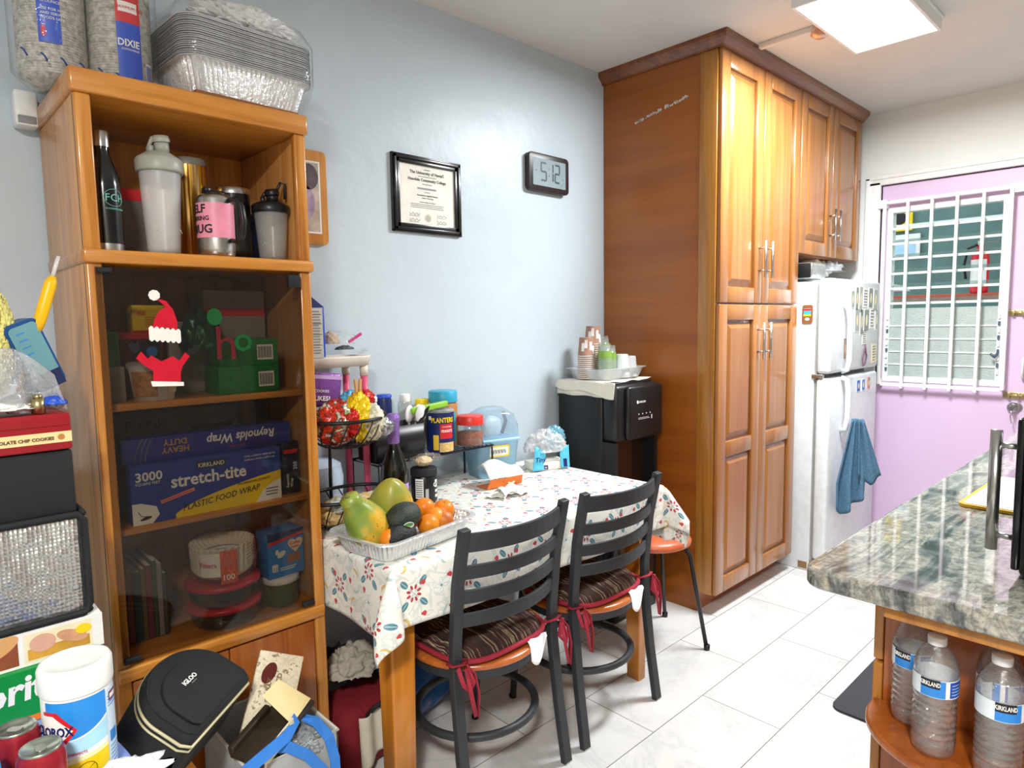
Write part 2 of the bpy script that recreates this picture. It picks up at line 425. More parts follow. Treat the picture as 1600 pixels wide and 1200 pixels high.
# window in the door: frame, louvres, bars
ALU = pm('white_aluminium', '#dfe6e2', .4)
f = MB(); fx = xd-.004
f.box(fx, fx+.06, WY0, WY0+.03, WZ0, WZ1, ALU); f.box(fx, fx+.06, WY1-.03, WY1, WZ0, WZ1, ALU); f.box(fx, fx+.06, WY0+.03, WY1-.03, WZ0, WZ0+.03, ALU); f.box(fx, fx+.06, WY0+.03, WY1-.03, WZ1-.03, WZ1, ALU)
win = struct(f, 'window_1')
GL1 = clear('louvre_glass_clear', '#eef6f3', .04, .03, 1.2)
GLF = pm('frosted_louvre_glass', '#c6d2cd', .35, bmp=(160, .5), trans=.35)
MB().box(fx+.02, fx+.024, WY0+.03, WY1-.03, WZ0+.03, 1.47, GLF).build('frosted_pane', win)
for k in range(5):
    z = 1.02+.02+k*.08; m = MB(); m.box(fx+.014, fx+.03, WY0+.03, WY1-.03, z-.004, z+.004, ALU); m.build('louvre_edge', win)
for k in range(6):
    z = 1.515+k*.092
    m = MB(); m.box(-.045, .045, WY0+.03, WY1-.03, -.0025, .0025, GL1, 0, T3(fx+.035, 0, z) @ RY(-.35)); m.box(-.047, -.042, WY0+.03, WY1-.03, -.007, .007, ALU, 0, T3(fx+.035, 0, z) @ RY(-.35)); m.build('louvre', win)
HW = pm('dark_louvre_hardware', '#4a5a6a', .4)
m = MB()
for k in range(9):
    z = 1.08+k*.04; m.box(fx-.01, fx+.0, WY0+.015, WY0+.026, z, z+.024, HW if k % 2 else ALU); m.box(fx-.01, fx, WY1-.026, WY1-.015, z, z+.02, HW if k % 3 == 0 else ALU)
m.tube([(fx-.012, WY0+.02, 1.2), (fx-.03, WY0+.03, 1.18), (fx-.035, WY0+.05, 1.2)], .008, HW)
m.build('louvre_operator', win)
# security bars over the window
B = MB(); bx = xd-.05
BY0, BY1, BZ0, BZ1 = .785, 1.425, .995, 2.12
for y in (BY0, BY1): B.box(bx-.008, bx+.008, y-.009, y+.009, BZ0-.0, BZ1, TRIM)
for z in (BZ0, BZ1): B.box(bx-.007, bx+.007, BY0+.009, BY1-.009, z-.009, z+.009, TRIM)
for i in range(1, 5):
    y = BY0+(BY1-BY0)*i/5; B.box(bx-.009, bx+.006, y-.008, y+.008, BZ0-.02, BZ1+.01, TRIM)
B.box(bx, xd, BY0-.08, BY0+.01, BZ1-.03, BZ1+.02, TRIM); B.box(bx, xd, BY1-.01, BY1+.04, BZ1-.03, BZ1+.02, TRIM); B.box(bx, xd, BY0-.01, BY0+.01, BZ0, BZ0+.03, TRIM); B.box(bx, xd, BY1-.01, BY1+.01, BZ0, BZ0+.03, TRIM)
B.build('security_bars', win)

# porch seen through the door window
PORCH = pm('porch_green_paint', '#5f7d78', .7, var=(6, .12)); REDW = pm('red_brown_ledge', '#b0523a', .6)
struct(MB().box(XF+1.5, XF+1.6, YR, YL+.1, 0, 2.9, PORCH), 'wall_porch')
one(MB().box(-.12, .12, -1.0, .9, 0, .05, REDW, .004).box(-.10, -.07, -.9, -.85, -1.525, 0, REDW).box(-.10, -.07, .7, .75, -1.525, 0, REDW), 'porch_shelf', 'red-brown wooden shelf on the porch seen through the door window', 'shelf', (XF+1.1, 1.15, 1.525), bevel=.002)
q = thing('fire_extinguisher', 'red fire extinguisher with white label behind the door window', 'fire extinguisher', (XF+1.02, 1.13, 1.576))
MB().lathe([(.0, 0), (.050, .0), (.055, .02), (.055, .25), (.042, .29), (.02, .31), (.02, .33)], RED, 24, capt=True).build('cylinder', q)
MB().patch(.0562, -2.6, -.6, .05, .23, PAPER).build('label', q)
m = MB(); m.box(-.015, .015, -.015, .015, .33, .36, CHROME, .003); m.bar([(0, .02, .36), (0, -.10, .41)], .018, .006, STEEL); m.bar([(0, .02, .34), (0, -.11, .35)], .018, .006, STEEL); m.build('handle', q)
m = MB(); m.tube([(0, .01, .34), (-.03, .07, .31), (-.04, .085, .2), (-.05, .07, .1)], .009, BLACK); m.build('hose', q)
one(MB().box(-.01, .01, -.13, .13, 0, .18, WHITE).rect(-.1, .02, .2, .1, LBLUE, T3(-.011, 0, 0) @ LF), 'notice_board', 'pale notice on the green porch wall seen through the window', 'sign', (XF+1.48, 1.76, 1.90))
one(MB().box(-.01, .01, -.09, .09, 0, .2, YEL).disc(0, .1, .05, .05, INK, T3(-.011, 0, 0) @ LF), 'warning_sign', 'yellow and black warning sign on the porch wall, highest behind the window', 'sign', (XF+1.48, 1.78, 2.11))
one(MB().blob((0, 0, .05), (.09, .12, .06), WHITE, .2, 9, 3, 3, squash=.0), 'plastic_bundle', 'pale crumpled bundle on the porch shelf at the left of the window', 'bundle', (XF+1.08, 1.70, 1.558))

# ================================================================== lamps
def ceiling_lamp(loc, label, power, hx_, hy_, tone=(.95, .98, 1.0)):
    t = thing('ceiling_light', label, 'ceiling light', loc)
    m = MB(); m.box(-hx_-.02, hx_+.02, -hy_-.02, hy_+.02, -.012, 0, WHITE, .003)
    for a, c, e, g2 in ((-hx_-.012, hx_+.012, -hy_-.012, -hy_), (-hx_-.012, hx_+.012, hy_, hy_+.012), (-hx_-.012, -hx_, -hy_, hy_), (hx_, hx_+.012, -hy_, hy_)): m.box(a, c, e, g2, -.06, -.01, WHITE)
    m.build('frame', t)
    EM, nt, b = newmat('lamp_diffuser'); b.inputs['Emission Color'].default_value = (.97, .99, 1, 1); b.inputs['Emission Strength'].default_value = 9
    m = MB(); m.box(-hx_, hx_, -hy_, hy_, -.058, -.012, EM); m.build('diffuser', t)
    L = bpy.data.lights.new('panel_light', 'AREA'); L.shape = 'RECTANGLE'; L.size = hx_*2; L.size_y = hy_*2; L.energy = power; L.color = tone
    o = bpy.data.objects.new('panel_light', L); COL.objects.link(o); o.parent = t; o.location = (0, 0, -.065)
    return t
ceiling_lamp((3.01, 1.02, ZC), 'square white glowing ceiling light above the kitchen floor', LAMP_A, .325, .16)
ceiling_lamp((-.75, -.55, ZC), 'white ceiling light behind the camera', LAMP_B, .16, .16, (1, .975, .93))
m = MB(); m.box(3.03, 3.06, 1.24, 1.50, 2.655, 2.68, CEIL, .003)
m.lathe([(.02, 0), (.035, -.015), (.04, -.04), (.02, -.055)], pm('frosted_bulb', '#d9a27c', .25, trans=.3), 16, T3(3.05, 1.23, 2.68), capt=True)
tag(m.build('cable_conduit'), 'painted cable cover on the ceiling between crown moulding and light', 'conduit')

# ================================================================== tall pantry and wall cabinets
CH1 = wood('cabinet_door_wood', '#945c2a', '#9f6834', '#a9723c', 'z', .8, .28, .5, .5)
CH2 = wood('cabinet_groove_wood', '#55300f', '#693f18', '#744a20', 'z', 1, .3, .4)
SIDE = wood('cabinet_side_wood', '#8e4c16', '#9c581a', '#a8621e', 'y', .25, .32, .1, .4)
CROWN = wood('crown_wood', '#5a2c12', '#76401c', '#8a5226', 'x', 1, .3, .4)
def panel_door(parent, x0, x1, z0, z1, handle_side, hz0, hz1, yf=1.552, rails=None):
    """raised-panel door hung on a front facing -Y"""
    t = MB(); st = .075; yb = yf+.02
    t.box(x0, x0+st, yf, yb, z0, z1, CH1, .004); t.box(x1-st, x1, yf, yb, z0, z1, CH1, .004)
    zs = [z0]+([rails] if rails else [])+[z1]
    for i, z in enumerate(zs):
        a = z if i == 0 else (z-st if i == len(zs)-1 else z-st/2)
        t.box(x0+st, x1-st, yf+.0006, yb, a, a+st, CH1, .004)
    for a, c in zip(zs, zs[1:]):
        a0 = a+(st if a == z0 else st/2); c0 = c-(st if c == z1 else st/2)
        X0, X1 = x0+st, x1-st
        # groove + raised field as a shallow pyramid
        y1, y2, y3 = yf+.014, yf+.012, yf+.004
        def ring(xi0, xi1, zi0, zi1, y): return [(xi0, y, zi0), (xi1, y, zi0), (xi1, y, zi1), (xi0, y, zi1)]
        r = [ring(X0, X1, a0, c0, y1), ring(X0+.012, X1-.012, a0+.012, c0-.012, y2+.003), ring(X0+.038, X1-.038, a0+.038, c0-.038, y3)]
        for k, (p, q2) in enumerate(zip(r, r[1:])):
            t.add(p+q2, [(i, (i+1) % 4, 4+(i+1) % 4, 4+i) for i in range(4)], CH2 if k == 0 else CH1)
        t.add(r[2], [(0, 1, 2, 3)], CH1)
    o = t.build('door', parent)
    hxp = x0+.035 if handle_side == 'l' else x1-.035
    h = MB(); h.tube([(hxp, yf-.035, hz0), (hxp, yf-.035, hz1)], .0065, STEEL, 12)
    for z in (hz0+.035, hz1-.035): h.tube([(hxp, yf, z), (hxp, yf-.035, z)], .0045, STEEL)
    h.build('handle', o)
    return o
PX0, PX1, PXM = 2.80, 3.645, 3.22
pan = thing('pantry_cabinet', 'tall brown wooden pantry cabinet with four raised-panel doors', 'cabinet', (0, 0, 0))
m = MB(); m.box(PX0, PX1, 1.575, YL-.003, .1, 2.62, SIDE); m.box(PX0+.0, PX1, 1.65, YL-.003, 0, .1, SIDE)
CH3 = wood('cabinet_frame_wood', '#8c5a1e', '#a56d28', '#b57d33', 'z', 1, .3, .4)
m.box(PX0-.003, PX0+.022, 1.573, 1.66, .1, 2.62, CH3, .002)
SCR = pm('scraped_paint', '#d8cfc6', .8)
for i in range(46):
    if i in (8, 9, 24, 25, 26): continue
    y = 2.02-.0065*i; z = 2.395+.0012*i+random.uniform(-.004, .004); s_ = random.uniform(.004, .011)
    m.disc(0, 0, s_, s_*.6, SCR, T3(PX0-.001, y, z) @ LF, 0, 7, random.random()*3)
m.build('carcass', pan)
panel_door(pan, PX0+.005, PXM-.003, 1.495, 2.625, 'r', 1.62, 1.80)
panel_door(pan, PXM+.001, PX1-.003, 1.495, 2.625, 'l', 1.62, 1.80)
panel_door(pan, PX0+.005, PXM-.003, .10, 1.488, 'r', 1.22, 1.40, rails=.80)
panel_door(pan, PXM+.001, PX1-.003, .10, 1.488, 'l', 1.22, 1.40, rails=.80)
up_ = thing('wall_cabinet', 'brown wooden two-door cabinet hung above the refrigerator', 'cabinet', (0, 0, 0))
MB().box(PX1+.002, 4.53, 1.575, YL, 1.765, 2.62, SIDE).build('carcass', up_)
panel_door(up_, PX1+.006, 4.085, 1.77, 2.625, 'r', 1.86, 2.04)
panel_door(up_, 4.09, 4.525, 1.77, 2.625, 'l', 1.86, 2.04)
# crown moulding sweeping both cabinets
prof = [(0, 0), (.010, 0), (.012, .008), (.022, .018), (.034, .030), (.040, .042), (.040, .050)]
m = MB(); path = [(PX0, YL), (PX0, 1.552), (4.53, 1.552)]
vs = []; fs = []
for k, (px_, py_) in enumerate(path):
    for o_, z_ in prof:
        ox = -o_ if k < 2 else 0; oy = -o_ if k > 0 else 0
        vs.append((px_+ox, py_+oy, 2.62+z_))
n_ = len(prof)
for k in range(2):
    for i in range(n_-1): fs.append((k*n_+i, k*n_+i+1, (k+1)*n_+i+1, (k+1)*n_+i))
m.add(vs, fs, CROWN); m.box(PX0-.04, 4.53, 1.512, YL, 2.670, 2.6795, CROWN); m.box(PX0, 4.53, 1.553, 1.575, 2.625, 2.670, CROWN); m.add([(4.53, 1.552-o_, 2.62+z_) for o_, z_ in prof]+[(4.53, 1.60, 2.670), (4.53, 1.60, 2.62)], [tuple(range(n_+2))], CROWN)
tag(m.build('crown_moulding'), 'dark wooden crown moulding along the cabinet tops under the ceiling', 'moulding')

# ================================================================== refrigerator
FRW = pm('fridge_white_enamel', '#dfe6ea', .3, bmp=(120, .04)); GASK = pm('door_gasket_grey', '#8d8f8c', .6)
fr = thing('refrigerator', 'white top-freezer refrigerator with magnets and photos beside the pantry', 'refrigerator', (0, 0, 0))
FX0, FX1, FY = 3.69, 4.44, 1.475
m = MB(); m.box(FX0, FX1, FY, 2.16, .0, 1.615, FRW, .008); m.box(FX0+.01, FX1-.01, FY-.012, FY, .04, 1.60, GASK)
RUST = pm('rusty_base', '#8a6a4a', .8); m.box(FX0+.005, FX1-.005, FY-.03, FY, .005, .06, RUST, .004)
m.box(FX0-.0008, FX0, FY+.01, FY+.06, .01, .05, RUST)
m.build('body', fr)
fd = MB().box(FX0-.002, FX1, FY-.085, FY-.012, 1.115, 1.63, FRW, .018, seg=3).build('freezer_door', fr)
rd = MB().box(FX0-.002, FX1, FY-.085, FY-.012, .075, 1.09, FRW, .018, seg=3).build('fridge_door', fr)
hxx = FX0+.165
yh = FY-.085
MB().tube([(hxx, yh, 1.50), (hxx, yh-.03, 1.46), (hxx, yh-.038, 1.40), (hxx, yh-.038, 1.18), (hxx, yh-.03, 1.13), (hxx, yh, 1.12)], .010, FRW, 10, flat=1.5).build('handle', fd)
MB().tube([(hxx, yh, 1.085), (hxx, yh-.03, 1.075), (hxx, yh-.038, 1.02), (hxx, yh-.038, .86), (hxx, yh-.03, .80), (hxx, yh, .79)], .010, FRW, 10, flat=1.5).build('handle', rd)
MB().box(FX0-.006, FX0+.02, FY-.05, FY+.01, 1.09, 1.112, STEEL, .003).build('hinge', fr)
def sheet(x, z, w, h, bg, label, cat, extra=None, name='photo', rot=0):
    m = MB(); M = T3(0, 0, 0) @ FR @ RZ(rot)
    m.box(-w/2, w/2, -h/2, h/2, -.0015, .0005, bg, 0, M)
    if extra: extra(m, M, w, h)
    return one(m, name, label, cat, (x, yh-.0012, z))
DKG = pm('dark_photo_print', '#8a958a', .45); PHG = pm('grey_photo_print', '#a9b3ad', .45); PHT = pm('tan_photo_print', '#b59a72', .5)
def ph(c):
    def f(m, M, w, h): m.rect(-w/2+.004, -h/2+.004, w-.008, h-.008, c, M); m.disc(0, 0, w*.22, h*.25, CREAM, M, .001)
    return f
def wr(m, M, w, h): m.lines(-w/2+.006, -h/2+.006, w-.012, h-.012, 6, GREY, M)
SH = [(3.99, 1.52, .05, .10, PAPER, 'pale photo strip at the upper left of the freezer door', ph(PHG)),
      (4.055, 1.525, .045, .13, PAPER, 'dark narrow photo near the top left of the freezer door', ph(DKG)),
      (4.115, 1.52, .05, .15, PAPER, 'tall striped photo second along the freezer door top', ph(PHG)),
      (4.19, 1.53, .07, .11, PAPER, 'white note at the middle top of the freezer door', wr),
      (4.275, 1.53, .07, .12, PAPER, 'photo with a dark edge right of the white note', ph(DKG)),
      (4.36, 1.52, .07, .13, PAPER, 'pale photo at the upper right of the freezer door', ph(PHG)),
      (4.065, 1.40, .07, .13, PAPER, 'grey photo beside the freezer handle, second row', ph(PHG)),
      (4.14, 1.39, .05, .15, PAPER, 'narrow greenish photo in the second row', ph(DKG)),
      (4.215, 1.40, .08, .13, PAPER, 'green-grey photo in the middle of the second row', ph(DKG)),
      (4.31, 1.41, .07, .12, PAPER, 'small note in the second row right of the green photo', wr),
      (4.39, 1.40, .05, .12, PAPER, 'slim photo at the right edge of the freezer door', ph(PHG)),
      (4.19, 1.30, .06, .08, PAPER, 'blank white note hanging below the photos', wr),
      (4.36, 1.20, .07, .11, CREAM, 'pale green card low on the right of the freezer door', wr),
      (4.12, 1.02, .05, .07, LBLUE, 'blue photo magnet high on the lower fridge door', ph(BLUE)),
      (4.20, 1.02, .05, .07, PAPER, 'white and blue card magnet between two photo magnets', ph(SKYB)),
      (4.29, 1.025, .045, .07, PINK, 'pinkish photo magnet on the right of the lower fridge door', ph(PHT))]
for i, (x, z, w_, h_, bg, lab, ex) in enumerate(SH): sheet(x, z, w_, h_, bg, lab, 'photo' if ex is not wr else 'note', ex, 'photo' if ex is not wr else 'note', random.uniform(-.04, .04))
sheet(3.895, 1.245, .03, .11, pm('brown_magnet', '#7b5548', .5), 'narrow brown magnet left of the freezer handle', 'magnet', ph(PHT), 'magnet')
m = MB(); m.tube([(0, -.001, .07), (.012, -.001, .02), (.03, -.001, 0), (.0, -.001, -.05), (-.03, -.001, -.06), (-.04, -.001, -.01), (0, -.001, .04)], .004, pm('plum_plastic', '#6b4a5c', .5)); one(m, 'loop_magnet', 'dark loop-shaped magnet in the middle of the freezer door', 'magnet', (4.20, yh-.004, 1.19))
m = MB(); m.prism(rrect(.028, .05, .012, 24), .006, pm('brown_magnet_frame', '#8a5530', .5), LF); m.rect(-.02, -.005, .04, .035, TEAL, LF, .0066); m.rect(-.02, .018, .04, .01, RED, LF, .007); m.rect(-.02, -.012, .04, .01, YEL, LF, .007); m.disc(0, -.028, .012, .008, PAPER, LF, .007)
one(m, 'souvenir_magnet', 'brown souvenir magnet with coloured picture on the fridge side', 'magnet', (FX0-.0005, 1.515, 1.44))
m = MB(); m.box(-.002, .0, -.05, .05, -.06, .05, PAPER); one(m, 'paper_note', 'folded white note sticking out between pantry and fridge', 'note', (FX0-.006, 1.70, 1.47))

# blue towel on the fridge handle
TOW = pm('blue_terry_towel', '#56809f', .95, bmp=(220, .9), var=(150, .35))
m = MB()
def tf(u, v):
    w_ = .025+.13*min(v, .7); x = (u-.60)*1.5*w_; y = -.020*math.cos(u*PI*5)*(.5+v)-.02; z = -.54*v*(1-.30*abs(u-.25))
    return (x, y, z)
m.grid(tf, 30, 24, TOW)
m.grid(lambda u, v: (.015+.055*v+(u-.5)*.10*(.3+v), -.05-.016*math.cos(u*PI*3+1), -.36*v*(1-.28*abs(u-.5))), 20, 16, TOW)
one(m, 'hand_towel', 'blue terry towel hanging from the lower fridge door handle', 'towel', (hxx-.0, yh-.075, .865), -.80, solid=.007)

# things on top of the fridge
FOILP = pm('silver_wrapper', '#c9ccca', .25, .85, bmp=(30, .8))
def on_fridge(name, label, cat, x, y, build):
    m = MB(); build(m); return one(m, name, label, cat, (x, y, 1.632))
on_fridge('foil_package', 'silver wrapped package on top of the fridge by the pantry', 'package', 3.80, 1.60, lambda m: m.box(-.10, .10, -.10, .10, 0, .09, FOILP, .02).box(-.105, -.09, -.09, .09, .005, .085, BLACK, .004))
on_fridge('plastic_container', 'clear plastic container behind the silver package on the fridge', 'container', 3.86, 1.95, lambda m: m.loft([(.11, .09, .03, 0), (.13, .10, .03, .11), (.135, .105, .03, .12)], MILKY))
on_fridge('paper_bag', 'white folded paper bag standing in the middle of the fridge top', 'bag', 4.03, 1.66, lambda m: m.box(-.055, .055, -.05, .05, 0, .12, PAPER, .02, RY(.25) @ T3(.03, 0, .02)))
on_fridge('plastic_bag', 'crumpled white plastic bag at the right of the fridge top', 'bag', 4.24, 1.64, lambda m: m.blob((0, 0, .065), (.12, .10, .07), MILKY, .35, 12, 5, 4, squash=0).blob((-.03, .01, .09), (.06, .05, .05), WHITE, .35, 20, 2, 3))

# ================================================================== floor mat
m = MB(); m.prism(rrect(.45, .19, .04, 32), .008, pm('charcoal_floor_mat', '#50525a', .95, bmp=(400, .8), var=(200, .2)), T3(2.86, .685, .001))
tag(m.build('floor_mat'), 'dark grey floor mat on the tiles beside the counter', 'mat')
# ================================================================== bookcase
OAKZ = wood('honey_oak_upright', '#9a5a1c', '#bd7a2c', '#d39140', 'z', 1, .32, .5)
OAKX = wood('honey_oak_shelf', '#a05e1e', '#c07c2c', '#d08c3a', 'x', 1, .32, .5)
OAKS = wood('honey_oak_side', '#a86c34', '#c68a4c', '#d59c5c', 'z', .8, .4, .35)
OAKD = wood('red_oak_door', '#7c3d14', '#98501c', '#aa6428', 'z', .8, .34, .45)
BX0, BX1, BY, BZ = .358, .912, 1.78, 2.003
WY = 2.20
bk = thing('bookcase', 'tall honey oak bookcase with a smoked glass door beside the table', 'bookcase', (0, 0, 0))
def part(m, name, parent=None, **k): return m.build(name, parent, **k)
part(MB().box(BX0, BX0+.02, BY+.01, WY, .0, 1.95, OAKS, .002).box(BX0, BX0+.034, BY, BY+.022, 0, 1.585, OAKZ, .005).box(BX0, BX0+.034, BY, BY+.022, 1.585, 1.95, OAKZ, .005), 'side_panel', bk)
part(MB().box(BX1-.02, BX1, BY+.01, WY, .0, 1.95, OAKS, .002).box(BX1-.034, BX1, BY, BY+.022, 0, 1.57, OAKZ, .005).box(BX1-.034, BX1, BY, BY+.022, 1.60, 1.95, OAKZ, .005), 'side_panel', bk)
part(MB().box(BX0-.008, BX1+.006, BY-.008, WY, 1.95, BZ, OAKX, .006), 'top_panel', bk)
part(MB().box(BX0+.02, BX1-.02, WY-.012, WY-.004, .05, 1.95, OAKZ), 'back_panel', bk)
part(MB().box(BX0-.006, BX1+.005, BY-.012, WY-.013, 1.57, 1.602, OAKX, .006), 'shelf', bk)
for z in (1.235, .925): part(MB().box(BX0+.021, BX1-.021, BY+.035, WY-.013, z-.018, z, OAKX, .003), 'shelf', bk)
part(MB().box(BX0+.003, BX1-.003, BY-.008, WY-.013, .555, .592, OAKX, .006), 'shelf', bk)
part(MB().box(BX0+.034, BX1-.034, BY+.02, BY+.04, .0, .10, OAKX), 'plinth', bk)
for a, c in ((BX0+.036, .628), (.631, BX1-.036)): part(MB().box(a, c, BY+.004, BY+.022, .10, .548, OAKD, .003), 'door', bk)
SMOKE = clear('smoked_glass', '#d8d4ce', .003, .03, .55)
gd = part(MB().box(BX0+.016, .874, BY-.008, BY-.003, .602, 1.562, SMOKE), 'glass_door', bk)
for a_ in ((.838, .874, BY-.012, BY-.001, 1.525, 1.560), (BX0+.02, BX0+.055, BY-.012, BY-.001, .603, .618), (.838, .874, BY-.012, BY-.001, .603, .618), (BX0+.02, BX0+.05, BY-.012, BY-.001, 1.548, 1.560)): part(MB().box(*a_, MATTE, .002), 'hinge', gd)

# window clings on the glass (cap, scalloped brim, sweater, mittens)
GR = pm('red_gel', '#c8102c', .35); GW = pm('white_gel', '#eeeae2', .35); GB = pm('black_gel', '#17161a', .35); GN = clear('green_gel', '#2a8a4a', .35, .2, .6); GDR = pm('dark_red_gel', '#5a1018', .35)
GC = thing('window_cling', 'red and white winter cling of a cap and sweater stuck on the glass door', 'window cling', (.508, BY-.0085, 1.335))
def scal(cx, cz, rx, rz, n=12, amp=.10):
    return [(cx+rx*(1+amp*abs(math.sin(n*t/2)))*math.cos(t), cz+rz*(1+amp*abs(math.sin(n*t/2)))*math.sin(t)) for t in [2*PI*i/96 for i in range(96)]]
def flat(m, pts, mat, l0, th=.0012): m.prism(pts, th, mat, FR @ T3(0, 0, l0))
m = MB(); flat(m, [(-.022, .075), (-.018, .10), (-.005, .125), (.012, .135), (-.004, .150), (-.010, .155), (.012, .150), (.028, .128), (.036, .098), (.034, .070), (.02, .082), (0, .086)], GR, 0); part(m, 'red_cap', GC)
m = MB(); flat(m, scal(-.013, .163, .012, .012, 9), GW, 0); part(m, 'pompom', GC)
m = MB(); flat(m, [(-.030, .088)]+[(-.030+.072*i/30, .084-.010*i/30+.006*abs(math.sin(i*.62))) for i in range(31)]+[(.042-.072*i/30, .058-.008*(1-i/30)-.006*abs(math.sin(i*.62))) for i in range(31)], GW, .0004); part(m, 'white_brim', GC)
m = MB(); flat(m, [(-.062, .012), (-.05, .028), (-.036, .010), (-.028, .018), (-.006, .002), (.02, .014), (.035, .002), (.05, .022), (.060, .012), (.042, -.012), (.036, -.03), (.036, -.05), (-.028, -.05), (-.026, -.02), (-.045, -.006)], GR, 0)
flat(m, [(-.033, -.045), (.042, -.052), (.042, -.062), (-.03, -.058)], GW, .001)
part(m, 'red_sweater', GC)
m = MB(); flat(m, [(-.072, .03), (-.078, .045), (-.068, .052), (-.06, .046), (-.056, .054), (-.05, .042), (-.054, .030), (-.062, .024)], GB, 0); part(m, 'mitten', GC)
m = MB(); flat(m, [(.052, .018), (.058, .032), (.066, .030), (.072, .040), (.082, .036), (.080, .022), (.066, .014)], GB, 0); part(m, 'mitten', GC)
LETM = FR @ T3(0, 0, 0)
one(MB().text('h', .125, GDR, LETM, ext=.0008), 'letter_cling', 'dark red letter h cling on the glass door', 'window cling', (.628, BY-.0085, 1.335))
one(MB().text('o', .095, GN, LETM, ext=.0008, bold=.01), 'letter_cling', 'lower green letter o cling right of the h on the glass door', 'window cling', (.678, BY-.0085, 1.355))
one(MB().disc(0, 0, .019, .022, GN, LETM), 'dot_cling', 'small green round cling above the letters on the glass door', 'window cling', (.634, BY-.0085, 1.445))

# ---------------- upper open shelf (z 1.602)
SZ = 1.6025
q = thing('water_bottle', 'tall black water bottle with steel cap at the left of the top shelf', 'bottle', (.425, 1.86, SZ))
DB = pm('black_gloss_enamel', '#0e1013', .18, coat=.5)
part(MB().lathe([(.0, 0), (.034, 0), (.035, .004), (.035, .02)], STEEL, 28).lathe([(.0355, .02), (.0355, .155), (.033, .18), (.022, .215), (.0155, .235), (.0155, .25)], DB, 28), 'bottle_body', q)
part(MB().lathe([(.0175, .25), (.0175, .285), (.015, .289), (0, .289)], STEEL, 28), 'cap', q)
MINT = pm('mint_print', '#6fb8a8', .5)
m = MB(); 
for s_ in (1.0,): 
    pts = [(.0362*math.sin(.65*math.cos(t)+.35), -.0362*math.cos(.65*math.cos(t)+.35), .128+.02*math.sin(t)) for t in [2*PI*i/40 for i in range(40)]]; m.tube(pts, .0006, MINT, 4, True)
m.text('FCH', .024, MINT, RZ(.35), x=-.021, y=.120, wrap=.0356); m.text('WATERPROOFING', .0055, MINT, RZ(.35), x=-.021, y=.100, wrap=.0356); part(m, 'logo', q)

SHK = clear('smoky_shaker_plastic', '#f8fafa', .40, .25, .6); LIDG = pm('grey_green_lid', '#9fa297', .4)
def shaker(loc, label, bodym, lidm, r, h, rz, dark=False):
    q = thing('shaker_bottle', label, 'bottle', loc, rz)
    part(MB().lathe([(0, .004), (r*.72, .004), (r*.76, 0), (r*.8, .02), (r, h*.72), (r*1.0, h*.74)], bodym, 32), 'cup', q)
    part(MB().lathe([(r*.97, .01), (r*.7, .006), (0, .006)], bodym, 16), 'cup_base', q) if False else None
    m = MB(); m.lathe([(r*1.02, h*.70), (r*1.12, h*.70), (r*1.14, h*.72), (r*1.14, h*.80), (r*1.05, h*.82), (r*.6, h*.87), (0, h*.88)], lidm, 32)
    m.cyl(r*.36, h*.86, h*.97, lidm, 20, T3(r*.12, -r*.12, 0)); m.box(-r*.55, -r*.3, -r*.2, r*.2, h*.86, h*.92, lidm, .003)
    lid = part(m, 'lid', q)
    m = MB(); m.lathe([(r*.42, 0), (r*.44, .006), (r*.40, .016), (0, .018)], lidm, 20, T3(r*.12, -r*.12, h*.955) @ RY(-.1)); m.tube([(r*.1, 0, h*.99), (-r*.3, 0, h*.985), (-r*.5, 0, h*.90)], .005, lidm)
    part(m, 'spout_cap', lid)
    m = MB()
    for k in range(4): m.tube([(r*(.30+.13*k)*math.cos(t)+0, -r*.66, h*.16+r*(.30+.13*k)*.9*math.sin(t)) for t in [PI*.1+PI*.8*i/10 for i in range(11)]], .0012, bodym, 4)
    part(m, 'embossed_rings', q)
    return q
shaker((.551, 1.86, SZ), 'tall translucent shaker bottle with grey-green lid on the top shelf', SHK, LIDG, .0485, .295, .2)
s2 = shaker((.842, 1.87, SZ), 'short clear shaker with black lid and loop at the right of the top shelf', clear('clear_shaker_plastic', '#eceeea', .25, .2, .6), BLACK, .046, .195, -.3)
part(MB().tube([(.01, 0, .185), (.03, 0, .225), (.042, 0, .222), (.04, 0, .18)], .004, BLACK), 'carry_loop', s2)
IRID, nt, b = newmat('gold_tumbler_metal'); v = coords(nt, (60, 60, 1)); nt.links.new(ramp(nt, noise_n(nt, v, 1, 3), [(.35, hx('#5a3210')), (.45, hx('#d8a54c')), (.52, hx('#f3d79a')), (.6, hx('#b06a28')), (.7, hx('#e8c226'))]), b.inputs['Base Color']); b.inputs['Metallic'].default_value = 1; b.inputs['Roughness'].default_value = .3
q = thing('tumbler', 'tall gold metallic tumbler standing behind the translucent shaker', 'tumbler', (.655, 1.965, SZ))
part(MB().lathe([(0, 0), (.043, 0), (.046, .26)], IRID, 32), 'body', q); part(MB().lathe([(.047, .255), (.0475, .272), (.044, .275), (.0, .268)], pm('grey_rim', '#77756c', .4), 32), 'lid', q)
q = thing('travel_mug', 'steel travel mug with pink wrap and black handle on the top shelf', 'mug', (.674, 1.835, SZ), .25)
part(MB().lathe([(0, 0), (.038, 0), (.045, .006), (.0465, .02), (.0465, .148), (.041, .158), (.034, .163), (0, .163)], STEEL, 36), 'body', q)
m = MB().patch(.047, -2.4, .75, .048, .138, PINK, seg=18); m.text('ELF', .030, INK, I4, x=-.096, y=.112, wrap=.047, bold=.02); m.text('STIRRING', .016, INK, I4, x=-.112, y=.092, wrap=.047, bold=.02); m.text('MUG', .031, INK, I4, x=-.105, y=.060, wrap=.047, bold=.02); part(m, 'wrap', q)
